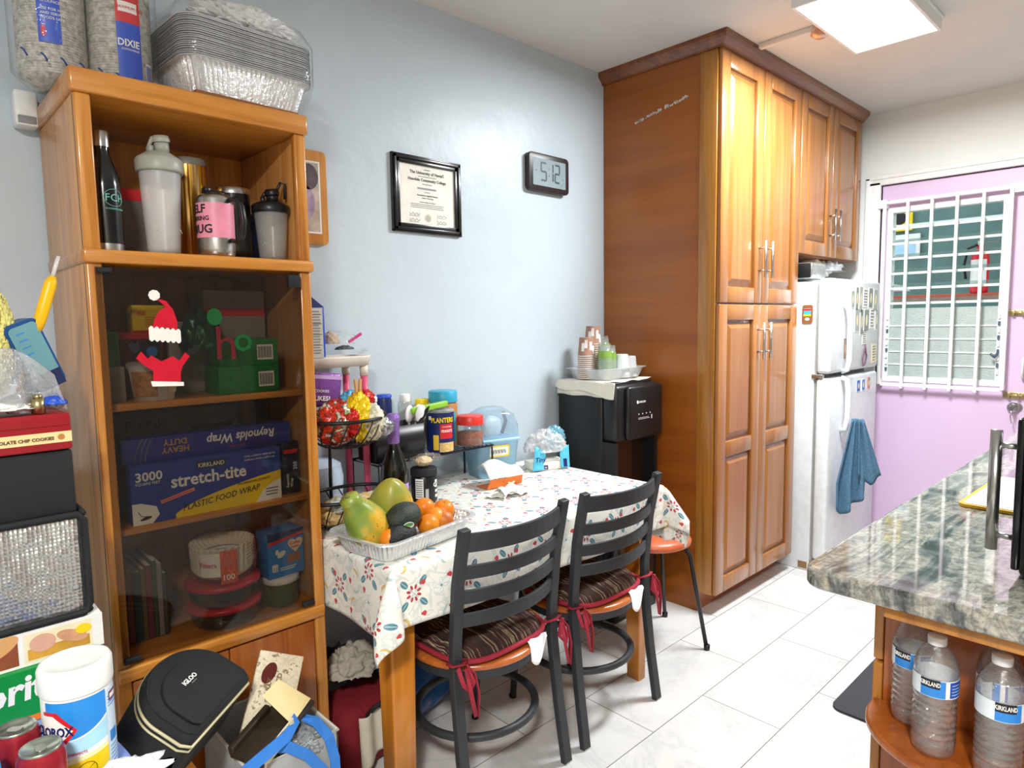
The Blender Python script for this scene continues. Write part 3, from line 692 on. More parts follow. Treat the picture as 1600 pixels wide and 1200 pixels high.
part(MB().tube([(.012, -.043, .146), (.016, -.066, .150), (.022, -.082, .13), (.024, -.086, .09), (.022, -.078, .05), (.018, -.060, .040), (.014, -.046, .043)], .009, BLACK, 10, flat=.7), 'handle', q)
part(MB().lathe([(.030, .160), (.031, .17), (.02, .172), (0, .172)], BLACK, 24).box(-.03, -.015, -.01, .01, .165, .18, BLACK, .003), 'lid', q)
q = thing('tumbler', 'black tumbler with steel rim behind the pink mug', 'tumbler', (.758, 1.925, SZ))
part(MB().lathe([(0, 0), (.036, 0), (.045, .03), (.046, .185)], DB, 28), 'body', q); part(MB().lathe([(.046, .185), (.047, .202), (.043, .204), (.040, .198), (0, .195)], STEEL, 28), 'rim', q)
one(MB().box(-.085, .085, -.03, .03, 0, .19, pm('dim_grey_box', '#77706c', .6), .002).box(-.085, .085, -.031, .031, .16, .19, RED), 'carton', 'grey carton with a red top edge behind the black bottle', 'box', (.50, 2.06, SZ))
one(MB().lathe([(0, 0), (.018, 0), (.019, .11), (.012, .13), (.012, .145), (0, .145)], GREY, 16), 'small_bottle', 'slim grey bottle between the black tumbler and the blue box', 'bottle', (.80, 1.99, SZ))
NV = pm('starry_blue_carton', '#20346e', .4, var=(90, .7))
one(MB().box(-.035, .035, -.02, .02, 0, .15, NV, .004), 'carton', 'dark blue speckled box behind the black-lidded shaker', 'box', (.84, 2.0, SZ))

# ---------------- glass compartment, upper (z 1.236)
SZ = 1.2355
def carton(name, label, cat, loc, w_, d_, h_, mat, deco=None, rz=0, bev=.0015):
    m = MB().box(-w_/2, w_/2, -d_/2, d_/2, 0, h_, mat, bev); M = T3(0, -d_/2, 0) @ FR
    if deco: deco(m, M, w_, d_, h_)
    return one(m, name, label, cat, loc, rz)
q = thing('food_tub', 'white round noodle tub at the left of the upper glass shelf', 'tub', (.508, 1.87, SZ), .1)
part(MB().lathe([(0, 0), (.046, 0), (.056, .085)], PAPER, 32).patch(.0515, -1.4, -.2, .012, .075, pm('noodle_picture', '#b9875a', .5, var=(70, .5)), None, .0562), 'tub', q)
part(MB().lathe([(.058, .08), (.060, .085), (.060, .096), (.056, .098), (0, .096)], MILKY, 32), 'lid', q)
m = MB().patch(.0525, .1, 1.2, .03, .07, PAPER, None, .0555).patch(.0545, .3, .8, .02, .04, CREAM, None, .0555)
for k in range(5): m.patch(.055, .0, .9-.1*k, .066-.006*k, .0675-.006*k, INK, None, .0555)
part(m, 'label', q)
carton('canister', 'dark red canister behind the noodle tub', 'canister', (.505, 1.995, SZ), .12, .06, .172, pm('dark_red_carton', '#6a1420', .45), lambda m, M, w, d, h: (m.rect(-.02, .10, .07, .05, INK, M), m.disc(.03, .12, .014, .014, SKYB, M, .001), m.rect(-.06, .155, .12, .017, RED, M)))
carton('tea_box', 'yellow carton reading love on top of the dark red canister', 'box', (.535, 1.995, SZ+.1725), .085, .05, .072, YEL, lambda m, M, w, d, h: (m.text('LOVE', .018, RED, M @ T3(.034, .066, 0) @ RZ(-PI/2), bold=.02), m.rect(-.03, .045, .02, .012, ORANGEP, M), m.lines(-.012, .012, .028, .03, 5, ORANGEP, M), m.rect(-.0425, 0, .085, .005, RED, M)), .05)
DGR = pm('deep_green_carton', '#1d5d2a', .5)
carton('small_box', 'green box on the grey box in the left corner behind the glass', 'box', (.405, 1.90, SZ+.0885), .06, .06, .088, DGR)
carton('small_box', 'grey box low in the left corner behind the glass', 'box', (.410, 1.90, SZ), .068, .06, .088, pm('dim_box_grey', '#8a8680', .6), lambda m, M, w, d, h: m.lines(-.02, .02, .04, .05, 6, GREY, M))
def bar_(m, M, w, d, h):
    m.rect(w/2-.06, .015, .045, .042, PAPER, M)
    for k in range(14): m.rect(w/2-.057+.0028*k, .020, .0015 if k % 3 else .002, .032, INK, M, .001)
TG = pm('green_carton', '#0c7a36', .45, var=(60, .3))
carton('green_box', 'lower of two green cartons with a barcode on the upper glass shelf', 'box', (.742, 1.885, SZ), .17, .10, .075, TG, bar_, .03)
carton('green_box', 'upper of two green cartons with a barcode, stacked on the other', 'box', (.748, 1.885, SZ+.0755), .16, .10, .075, TG, lambda m, M, w, d, h: (bar_(m, M, w, d, h), m.rect(-.08, .02, .05, .045, DGR, M)), -.02)
carton('storage_box', 'tall pale box with a red band at the back right behind the glass', 'box', (.78, 2.07, SZ), .18, .12, .29, pm('grey_translucent_box', '#9a9c98', .4), lambda m, M, w, d, h: (m.rect(-.09, .215, .18, .022, RED, M), m.lines(-.07, .05, .12, .10, 5, GREY, M)))
carton('storage_box', 'grey carton standing behind the green boxes near the middle', 'box', (.635, 2.04, SZ), .10, .1, .20, pm('grey_translucent_box', '#9a9c98', .4))
one(MB().blob((0, 0, .12), (.05, .05, .10), pm('dark_green_foil', '#1e5a48', .3, .3), .3, 20, 3, 3, squash=.0), 'foil_bag', 'dark green shiny bag in front of the tall pale box', 'bag', (.66, 1.95, SZ+.0))

# ---------------- glass compartment, middle (z .926)
SZ = .9255
def st(m, M, w, d, h):
    NB = pm('cobalt_print', '#21409a', .35)
    m.rect(-w/2, 0, w, h, NB, M)
    # yellow swoosh
    pts = [(-w/2+.10, .0)]+[(-w/2+.10+(w-.10)*t, .012+.088*(t**.75)*(1-.20*t)) for t in [i/16 for i in range(17)]]+[(w/2, 0)]
    m.poly(pts, YEL, M, .0009)
    m.poly([(w/2-.075, 0), (w/2-.05, .035), (w/2-.02, .052), (w/2, .058), (w/2, 0)], PAPER, M, .0012); m.lines(w/2-.045, .012, .036, .026, 3, INK, M, .0015, .3)
    m.poly([(-w/2, 0), (-w/2+.045, 0), (-w/2+.062, .02), (-w/2+.055, .042), (-w/2+.02, .055), (-w/2, .055)], PAPER, M, .0010)
    m.tube([M @ Vector(p) for p in [(-w/2+.012, .035, .0015), (-w/2+.02, .022, .0015), (-w/2+.04, .018, .0015)]], .0008, INK, 4); m.disc(-w/2+.03, .015, .014, .004, INK, M, .0014, rot=.2)
    m.text('3000', .032, PAPER, M, -w/2+.010, h-.040, bold=.02, lift=.001); m.text('SQUARE FEET', .0095, PAPER, M, -w/2+.010, h-.050, lift=.001)
    m.text('stretch-tite', .046, PAPER, M, -w/2+.092, h-.068, sx=.93, bold=.022, lift=.0014)
    m.rect(-.035, h-.030, .075, .020, INK, M, .001); m.text('KIRKLAND', .0165, PAPER, M, -.032, h-.0265, sx=.86, bold=.012, lift=.0014)
    m.text('12 IN. x 3000 FT. (3000 SQ FT)', .0068, PAPER, M, w/2-.102, h-.018, lift=.001); m.text('30.48 cm x 914.4 m (278.7 m2)', .0068, PAPER, M, w/2-.102, h-.028, lift=.001)
    m.text('PROFESSIONAL QUALITY', .008, INK, M @ T3(.07, .058, 0) @ RZ(.06), lift=.0018); m.text('PLASTIC FOOD WRAP', .023, INK, M @ T3(-.075, .016, 0) @ RZ(.10), shear=.25, sx=.9, lift=.0018)
    m.rect(0, 0, .085, .009, pm('salmon_print', '#e58b7c', .5), M @ T3(-.125, .045, 0) @ RZ(.24), .0014); m.lines(.002, .002, .08, .005, 1, RED, M @ T3(-.125, .045, 0) @ RZ(.24), .0018)
carton('plastic_wrap_box', 'blue and yellow plastic food wrap box on the middle glass shelf', 'box', (.621, 1.885, SZ), .385, .12, .150, pm('cobalt_print', '#21409a', .35), st, .0)
def rey(m, M, w, d, h):
    R = M @ T3(0, h/2, 0) @ RZ(PI) @ T3(0, -h/2, 0)
    m.text('Reynolds Wrap', .034, PAPER, R, -.175, .014, sx=.88, shear=.2, bold=.02, lift=.001); m.text('HEAVY', .022, GOLD, R, .06, .030, lift=.001, bold=.01); m.text('DUTY', .022, GOLD, R, .065, .010, lift=.001, bold=.01)
    m.text('COOK  &  CLEAN', .006, RED, R, -.09, .048, lift=.001)
    for k in range(3): m.tube([M @ Vector((-w/2+.03+.012*k+.02*t*t, h*t, .001)) for t in [i/6 for i in range(7)]], .0012, STEEL, 4)
carton('foil_wrap_box', 'blue aluminium foil box lying upside down on the food wrap box', 'box', (.640, 1.885, SZ+.1515), .445, .062, .062, pm('royal_print', '#22308e', .35), rey, .01)
carton('wrap_box', 'dark parchment box on end at the right of the middle shelf', 'box', (.855, 1.87, SZ), .05, .05, .155, pm('dark_navy_carton', '#15182e', .4), lambda m, M, w, d, h: (m.text('Reynolds', .011, PAPER, M @ T3(-.008, .02, 0) @ RZ(PI/2), bold=.01), m.text('Wrap', .011, PAPER, M @ T3(.004, .02, 0) @ RZ(PI/2), bold=.01), m.text('350', .016, PAPER, M @ T3(.018, .07, 0) @ RZ(PI/2), bold=.01), m.rect(-.02, .12, .04, .012, RED, M)))
carton('carton', 'dim grey carton behind the foil box on the middle shelf', 'box', (.60, 2.08, SZ), .36, .12, .262, pm('dim_tan_carton', '#6c6660', .6), lambda m, M, w, d, h: (m.text('ProPak', .034, INK, M, -.13, .215, bold=.02), m.rect(.04, .18, .12, .03, INK, M)))
# ---------------- glass compartment, bottom (z .593)
SZ = .5935
BKC = ['#3c5a36', '#5a3030', '#7a3a36', '#2f4a44', '#6a5a3a', '#6e3346', '#3a5540', '#8a8288', '#44443c']
x = .392
for i, c in enumerate(BKC):
    th = (.011, .016, .013, .018, .011, .014, .010, .012, .009)[i]; h_ = (.185, .18, .20, .19, .195, .2, .21, .2, .17)[i]
    m = MB(); cv = pm('book_cover_%d' % i, c, .5)
    m.box(0, th, 0, .15, 0, h_, cv, .001); m.box(.0015, th-.0015, .002, .1508, .0015, h_+.0008, PAPER)
    o = one(m, 'book', '%s book standing %s in the dark bottom left of the bookcase' % (['green', 'dark maroon', 'brick red', 'dark teal', 'olive brown', 'plum', 'mossy green', 'pale grey', 'dark olive'][i], ['leftmost', 'second from left', 'third from left', 'fourth', 'fifth', 'sixth', 'seventh', 'eighth', 'last'][i]), 'book', (x, 1.90, SZ), group='books at the bottom left behind the glass')
    x += th+.0012
RL = pm('translucent_red_lid', '#c02c3a', .3); DGL = clear('dark_glass_dish', '#8a8886', .10, .06, 1.5)
def dish(z, label):
    q = thing('food_container', label, 'container', (.658, 1.885, z))
    part(MB().lathe([(0, .001), (.080, .001), (.088, .012), (.092, .050)], DGL, 36).lathe([(0, .004), (.078, .004), (.084, .035), (0, .036)], pm('dark_leftovers', '#33261e', .6), 24), 'bowl', q)
    part(MB().lathe([(.093, .046), (.099, .048), (.099, .058), (.094, .061), (.06, .058), (0, .058)], RL, 36), 'lid', q)
dish(SZ, 'lower glass bowl with red lid on the bottom glass shelf'); dish(SZ+.0635, 'upper glass bowl with red lid stacked under the coffee filters')
CF = pm('coffee_filter_paper', '#efe8da', .85)
fz = SZ+.127
q = thing('coffee_filters', 'stack of fluted white coffee filters in a clear bag on red-lidded bowls', 'coffee filters', (.655, 1.87, fz), .2)
m = MB()
for k in range(8):
    n = 150; z0 = .010+.0095*k; vs = []
    for j in range(4):
        rr = (.050, .062, .072, .079)[j]+.0004*k; zz = z0+(.0, .006, .016, .030)[j]
        for i in range(n): w_ = (.0, .0012, .0024, .0036)[j]*math.sin(2*PI*i*30/n); a = 2*PI*i/n; vs.append(((rr+w_)*math.cos(a), (rr+w_)*math.sin(a), zz))
    fs = [(j*n+i, j*n+(i+1) % n, (j+1)*n+(i+1) % n, (j+1)*n+i) for j in range(3) for i in range(n)]
    if k == 0: fs.append(tuple(reversed(range(n))))
    m.add(vs, fs, CF)
part(m, 'filters', q)
m = MB(); m.patch(.0840, -1.25, -.60, .03, .095, PAPER, None, .086); m.patch(.0845, -.62, -.10, .008, .10, pm('red_dotted_print', '#d8583c', .5, var=(120, .5)), None, .0865); m.patch(.0845, .75, 1.1, .02, .1, RED, None, .0865)
m.text('Filters', .018, RED, RZ(-1.1), x=-.012, y=.058, wrap=.0868); m.text('100', .022, PAPER, RZ(-.38), x=-.018, y=.02, wrap=.0872, bold=.02); part(m, 'label', q)
part(MB().lathe([(.066, .0), (.086, .05), (.088, .10), (.07, .122), (.0, .118)], WRAP, 32), 'wrapper', q)
q = thing('jar', 'green glass jar with a white lid at the bottom right behind the glass', 'jar', (.822, 1.88, SZ))
part(MB().lathe([(0, 0), (.044, 0), (.048, .006), (.048, .06), (.043, .07)], pm('olive_green_glass', '#5c6a22', .2, trans=.4), 28), 'glass', q); part(MB().lathe([(.050, .068), (.053, .070), (.053, .084), (.05, .087), (0, .087)], WHITE, 28), 'lid', q)
def cmate(m, M, w, d, h):
    m.rect(-w/2, 0, w, h, SKYB, M, .0004); m.rect(-w/2, h*.82, w, h*.18, NAVY, M); m.poly([(-w/2, h*.80), (w/2, h*.92), (w/2, h*.86), (-w/2, h*.72)], RED, M, .001)
    hp = [(.03+.024*(math.sin(t)**3), h*.66+.021*(math.cos(t)-.35*math.cos(2*t)-.12*math.cos(3*t))) for t in [2*PI*i/32 for i in range(32)]]; m.poly(hp, CREAM, M, .0012)
    m.text('Coffee', .013, RED, M, .010, h*.66, shear=.3, bold=.01, lift=.0016); m.text('mate', .013, RED, M, .014, h*.58, shear=.3, bold=.01, lift=.0016)
    m.disc(-.015, h*.5, .014, .008, PAPER, M, .0012, rot=.5); m.disc(-.028, h*.56, .006, .008, CREAM, M, .0012); m.rect(.004, h*.26, .040, .028, pm('brown_picture', '#9a6a44', .5), M, .0012); m.rect(-.045, h*.14, .018, .022, PAPER, M, .0012); m.text('12', .014, BLUE, M, -.043, h*.16, lift=.0016); m.lines(-.02, h*.12, .06, .012, 2, PAPER, M)
carton('creamer_box', 'blue creamer carton on the green jar behind the glass', 'box', (.828, 1.885, SZ+.088), .112, .07, .135, SKYB, cmate, .05)

# ---------------- on top of the bookcase
TZ = BZ+.001
DOT = pm('speckled_bowl_print', '#b9b7b0', .6, var=(85, .45))
q = thing('paper_bowl_package', 'wrapped package of printed paper bowls on the left of the bookcase top', 'package', (.437, 1.985, TZ), -.02)
for k, cx in enumerate((-.074, .074)):
    m = MB(); pr_ = []
    for i in range(58): z = .018+.0062*i; pr_ += [(.0695, z), (.0735, z+.002), (.0725, z+.005), (.0695, z+.0058)]
    m.lathe([(0, .018)]+pr_, DOT, 36, T3(cx, 0, 0)); m.lathe([(.05, .004), (.071, .018)], DOT, 36, T3(cx, 0, 0), capb=True)
    part(m, 'bowl_stack', q)
def band(cx, a0, a1, z0, top):
    m = MB(); m.patch(.0748, a0, a1, z0, .36, BLUE, T3(cx, 0, 0)); m.patch(.0751, a0, a1, top, .36, RED, T3(cx, 0, 0)); return m
m = band(-.074, -.50, .12, .085, .205); R_ = T3(-.074, 0, 0) @ RZ(-.17); [m.text(t_, .0085, PAPER, R_, x=-.018, y=y_, wrap=.0754) for t_, y_ in (('DESIGNED', .195), ('IN YOUR HOME', .185), ('10 OUNCES', .175), ('USE FOR HOT', .158), ('AND SERVING', .148), ('FOODS SAFE', .138))]; m.patch(.0754, -.42, -.3, .10, .122, RED, T3(-.074, 0, 0)); part(m, 'label', q)
m = band(.074, -.30, .45, .04, .175); R_ = T3(.074, 0, 0) @ RZ(.06); m.text('DIXIE', .024, PAPER, R_, x=-.026, y=.118, wrap=.0754, sx=.85, bold=.02); m.text('DISPOSABLES', .007, PAPER, R_, x=-.018, y=.108, wrap=.0754); m.patch(.0754, -.22, .36, .20, .225, PAPER, T3(.074, 0, 0)); m.text('MAXIMUM SALE', .0095, RED, R_, x=-.027, y=.208, wrap=.0758); part(m, 'label', q)
m = MB(); m.patch(.0748, .6, .9, .03, .09, PAPER, T3(.074, 0, 0)); 
for k in range(9): m.patch(.0752, .62+.027*k, .635+.027*k, .035, .085, BLUE, T3(.074, 0, 0))
part(m, 'barcode_label', q)
NVT = pm('navy_script_print', '#2a3f86', .4)
m = MB()
for k in range(9): a = -.15+.038*k; m.tube([(a+.012*math.sin(t)*1, -.092-.002, .045-.008*k*.3+.008*math.cos(2*t)) for t in [i*.5 for i in range(7)]], .0022, NVT, 5)
part(m, 'wrapper_print', q)
m = MB(); m.loft([(.13, .068, .06, .001), (.158, .085, .075, .03), (.159, .087, .075, .15), (.159, .086, .075, .36)], WRAP, n=80, rip=[.0, .01, .004, .006])
part(m, 'wrapper', q)

ALF = pm('aluminium_foil', '#dfe1e3', .34, .55, bmp=(70, .4))
def foil_pan(hw, hd, h, name='foil_pan', rimw=.012, short=False):
    m = MB(); n = 160; secs = []
    def ringpts(a, c, r, z, rp):
        return [(x_*(1+rp*(1 if i % 2 else -1)), y_*(1+rp*(1 if i % 2 else -1)), z) for i, (x_, y_) in enumerate(rrect_even(a, c, r, n))]
    S_ = [(hw-.025, hd-.025, .03, 0.0008, 0), (hw-.022, hd-.022, .035, .004, .010), (hw-.004, hd-.004, .04, h-.006, .014), (hw, hd, .045, h, .0), (hw+rimw, hd+rimw, .05, h, .0), (hw+rimw+.002, hd+rimw+.002, .05, h-.004, .0)]
    vs = []; [vs.extend(ringpts(*s_)) for s_ in S_]
    fs = [(j*n+i, j*n+(i+1) % n, (j+1)*n+(i+1) % n, (j+1)*n+i) for j in range(len(S_)-1) for i in range(n)]
    if not short: fs.append(tuple(reversed(range(n))))
    m.add(vs, fs, ALF, None, False); return m
FP = (.772, 1.920, TZ+.013); FR_ = .05
one(MB().box(-.15, .13, -.12, .10, 0, .012, pm('brown_cardboard', '#8a5a2c', .8)), 'cardboard_sheet', 'brown cardboard under the stack of foil pans', 'cardboard', (FP[0], FP[1], TZ), FR_)
base = foil_pan(.168, .125, .082)
o = one(base, 'foil_pan', 'lowest foil pan of the stack, its crinkled side bare, on the bookcase top', 'foil pan', FP, FR_, 'nested foil pans on the bookcase')
for k in range(1, 20):
    c = o.copy(); COL.objects.link(c); c.location = (FP[0]+random.uniform(-.0015, .0015), FP[1]+random.uniform(-.0015, .0015), FP[2]+.0052*k)
    c['label'] = 'foil pan nested in the stack, only its thin rim showing, on the bookcase' if k < 19 else 'topmost foil pan of the nested stack under the plastic bag'
WHITB = clear('white_thin_bag', '#ffffff', .70, .3, .4)
q = thing('plastic_bag', 'clear plastic bag knotted over the stack of foil pans', 'plastic bag', (FP[0], FP[1], TZ), FR_)
m = MB(); m.loft([(.15, .11, .04, .006), (.172, .132, .05, .03), (.188, .147, .055, .095), (.19, .147, .055, .195), (.17, .13, .06, .235), (.10, .08, .05, .265), (.03, .02, .02, .275)], WRAP, capb=False, n=80, rip=[0, .004, .006, .004, .015, .04, .05]); part(m, 'bag_skirt', q)
m = MB(); m.blob((.02, -.05, .235), (.12, .06, .035), WHITB, .35, 22, 4, 4); m.blob((.03, -.10, .235), (.035, .02, .03), WHITB, .35, 30, 8, 3); m.blob((-.02, -.09, .225), (.03, .02, .02), WHITB, .35, 30, 3, 3); part(m, 'knot', q)
one(MB().box(-.025, .026, -.060, 0, -.045, .045, WHITE, .006).box(-.02, .02, -.062, -.055, -.04, -.02, GREY, .002), 'junction_box', 'small white electrical box on the wall behind the bookcase top', 'electrical box', (.328, WY+.019, 1.995))
# ================================================================== dining table and cloth
TX0, TX1, TY0, TY1, TZT = .938, 2.19, 1.452, 2.185, .768
TW = wood('table_leg_wood', '#b86e1e', '#cc8128', '#d88e36', 'z', .6, .35, .35, .5)
tb = thing('dining_table', 'wooden dining table under a patterned cloth against the wall', 'table', (0, 0, 0))
MB().box(TX0, TX1, TY0, TY1, .735, TZT, TW, .008).build('tabletop', tb)
MB().box(TX0+.06, TX1-.06, TY0+.05, TY1-.05, .66, .735, TW).build('apron', tb)
for x, y in ((TX0+.012, TY0+.035), (TX0+.012, TY1-.1), (TX1-.125, TY0+.010), (TX1-.085, TY1-.1)):
    w_ = .085 if x < 1.5 else .06
    m = MB(); m.loft([(w_/2-.008, .03, .006, 0), (w_/2, .038, .008, .66)], TW, T3(x+w_/2, y+.04, 0)); m.build('leg', tb)

CL, nt, b = newmat('tablecloth_print')
uvn = nt.nodes.new('ShaderNodeUVMap'); sp = nt.nodes.new('ShaderNodeSeparateXYZ'); nt.links.new(uvn.outputs[0], sp.inputs[0]); E.nt = nt
U, V = E(sp.outputs[0]), E(sp.outputs[1]); Tp = .175
# rosettes on a diagonal lattice
a = (U*(1/Tp)); c = (V*(1/Tp)); row = c.floor()
cx = (a + (row*.5).frac()).frac() - .5; cy = c.frac() - .5
ax, ay = cx.abs()*Tp, cy.abs()*Tp
leaf = ell(ax, ay, .030, .030, .0150, .0085, PI/4)
leafv = ell(ax, ay, .030, .030, .0145, .0008, PI/4)
pet = ell(ax, ay, .0065, .0165, .0068, .0040, PI/2.6).mx(ell(ax, ay, .0165, .0065, .0068, .0040, PI/2-PI/2.6))
stem = ell(ax, ay, .008, .008, .012, .0008, PI/4)
# small flowers half-way, red birds, yellow scrolls, soft grey swirls
cx2 = (a + (row*.5).frac() + .5).frac() - .5; bx_, by_ = cx2.abs()*Tp, cy.abs()*Tp
flo = ell(bx_, by_, .0, .013, .005, .009).mx(ell(bx_, by_, .013, .0, .009, .005))
flo_in = ell(bx_, by_, .0, .013, .0035, .0075).mx(ell(bx_, by_, .013, .0, .0075, .0035)); flo_c = ell(bx_, by_, 0, 0, .0035, .0035)
fx3 = ((a*2)+.5).frac()-.5; fy3 = ((c*2)+.25).frac()-.5; hx3, hy3 = fx3*(Tp/2), fy3*(Tp/2)
tul = ell(hx3, hy3, .028, .004, .0085, .0036, .5).mx(ell(hx3, hy3, .028, .000, .0085, .0036, -.6)).mx(ell(hx3, hy3, .033, .002, .005, .0062))
sx3 = (a + .25 + (row*.5).frac()).frac()-.5; sy3 = (c+.5).frac()-.5
rr = E.op('SQRT', (sx3*Tp)*(sx3*Tp) + (sy3*Tp)*(sy3*Tp))
arc = (rr-.026).abs().lt(.0038)*((sx3*Tp).gt(.004))*((sy3*Tp).abs().lt(.024))
dia = ((sx3*Tp-.005).abs()+(sy3*Tp).abs()).lt(.005)
arc2 = (rr-.040).abs().lt(.0035)*((sx3*Tp).lt(-.010))*((sy3*Tp).abs().lt(.03))
v = coords(nt, (1, 1, 1), kind='UV')
sw = (E(noise_n(nt, v, 14, 2, .5, 1.5))-.5).abs().lt(.035)
col = mixc(nt, E.op('MULTIPLY', sw, .55), hx('#f1efe6'), hx('#c3d2d0'))
for mask, cc in ((arc2, '#b4c8c8'), (arc, '#d9bc6c'), (dia, '#e0c268'), (flo, '#a9c9cf'), (flo_in, '#eef0ea'), (flo_c, '#5f8fa0'), (leaf, '#4f8696'), (leafv, '#cfe0e0'), (stem, '#6d9199'), (pet, '#b3394a'), (tul, '#c9404a')):
    col = mixc(nt, mask, col, hx(cc))
nt.links.new(col, b.inputs['Base Color']); b.inputs['Roughness'].default_value = .42; b.inputs['Sheen Weight'].default_value = .1
bump(nt, b, noise_n(nt, coords(nt, kind='Object'), 7, 3, .5, .8), .25, .012)

OL, OR_, OF = .205, .235, .17      # overhang left, right, front
CW, CD = (TX1-TX0)+OL+OR_, (TY1-TY0)+OF
def cloth_pt(u, w):
    # u across x from left hem, w across y from front hem (metres)
    du = max(0, OL-u) if u < OL else max(0, u-(CW-OR_)); side = -1 if u < OL else 1
    dv = max(0, OF-w)
    bx = min(max(u-OL, 0), TX1-TX0)+TX0; by = max(w-OF, 0)+TY0
    if du == 0 and dv == 0:
        return Vector((bx, by, TZT+.0035+.0012*math.sin(bx*23)*math.sin(by*19)))
    L = math.hypot(du, dv); drop = L
    r = .012
    if L < r*PI/2: out = r*math.sin(L/r); dz = r*(1-math.cos(L/r))
    else:
        out = r; dz = r+(L-r*PI/2)
    if du > 0 and dv > 0:
        th = math.atan2(dv, du); k = math.sin(2*th)
        # corner falls as a fluted cone
        out += (.10 if side < 0 else .10)*k*min(1, L/.16)*(1 if L > .03 else L/.03); dz *= 1-(.20 if side < 0 else .06)*k
        nx, ny = math.cos(th)*side, -math.sin(th)
        wob = .012*math.sin(th*7)*min(1, L/.1)
        return Vector((bx+nx*out+wob*ny*side, by+ny*out-wob*nx*side, TZT+.004-dz))
    if du > 0:
        out += .006*math.sin(by*17+1)*min(1, L/.1)+ (.002 if side < 0 else .02)*L/.2
        return Vector((bx+side*out, by, TZT+.004-dz))
    out += .012*(1+math.sin(bx*11+.6))*min(1, L/.1)
    return Vector((bx, by-out, TZT+.004-dz))
m = MB(); NU, NV_ = 150, 80
def lin(t, segs):  # denser near folds
    return t
m.grid(lambda s_, t: cloth_pt(s_*CW, t*CD), 170, 92, CL, uv=lambda s_, t: (s_*CW, t*CD))
cl = m.build('tablecloth', None, solid=.0012); tag(cl, 'white tablecloth with teal leaves and red petals draped over the table', 'tablecloth')

# ================================================================== chairs
CB = pm('charcoal_painted_metal', '#2d3135', .5, bmp=(60, .05), var=(12, .1)); SEATW = wood('seat_wood', '#a04f1a', '#b9642a', '#c97636', 'x', .8, .3, .5)
CU, nt, b = newmat('striped_cushion_fabric'); v = coords(nt, (1, 1, 1), (0, 0, .5)); sp = nt.nodes.new('ShaderNodeSeparateXYZ'); nt.links.new(v, sp.inputs[0]); E.nt = nt
wv = E(noise_n(nt, coords(nt, (160, 5, 5), (0, 0, .5)), 1, 3, .6, .3))
nt.links.new(ramp(nt, wv.v, [(.36, hx('#1e1210')), (.44, hx('#3c2620')), (.49, hx('#231512')), (.53, hx('#5a1e22')), (.56, hx('#2c1a16')), (.60, hx('#b8a888')), (.63, hx('#33201a')), (.70, hx('#8a7458'))]), b.inputs['Base Color']); b.inputs['Roughness'].default_value = .9
MAR = pm('maroon_piping', '#9c2436', .8, bmp=(200, .3)); RUB = pm('clear_foot', '#b9b4aa', .4)
def make_chair(label, loc, rz=0):
    q = thing('dining_chair', label, 'chair', loc, rz, 'ladder-back chairs at the table')
    for sx in (-1, 1):
        x = .208*sx
        m = MB(); m.bar([(x, -.205, 0), (x*.985, -.175, .20), (x*.97, -.152, .42), (x*.97, -.152, .52), (x*.975, -.170, .70), (x*.98, -.205, .868)], .034, .022, CB, (0, -1, 0) if False else (1, 0, 0)); m.box(x-.016, x+.016, -.216, -.196, 0, .006, RUB); m.build('rear_leg', q, bevel=.003)
        m = MB(); m.tube([(.165*sx, .19, 0), (.16*sx, .165, .25), (.155*sx, .14, .43)], .012, CB, 10); m.cyl(.014, 0, .01, BLACK, 12, T3(.165*sx, .19, 0)); m.build('front_leg', q)
    for k, (zc_, hh, yb) in enumerate(((.826, .052, -.195), (.738, .038, -.178), (.664, .038, -.165), (.594, .038, -.157))):
        pts = [(-.196+.392*i/12, yb-.052*(1-((i-6)/6)**2), zc_) for i in range(13)]
        m = MB(); m.bar(pts, hh, .012, CB, (0, 0, 1)); m.build('back_rail', q, bevel=.002)
    m = MB(); 
    ring_ = [(.195*math.cos(t), .195*math.sin(t), .412) for t in [2*PI*i/40 for i in range(40)]]
    m.bar(ring_+[ring_[0]], .030, .012, CB, (0, 0, 1)); m.build('seat_ring', q)
    m = MB(); m.lathe([(0, .424), (.205, .424), (.212, .430), (.212, .438), (.205, .445), (.17, .443), (0, .440)], SEATW, 44); m.build('seat', q)
    rg = [(.192*math.cos(t), .185*math.sin(t)-.005, .215) for t in [2*PI*i/40 for i in range(40)]]
    m = MB(); m.tube(rg, .013, CB, 10, True); m.build('stretcher_ring', q)
    return q
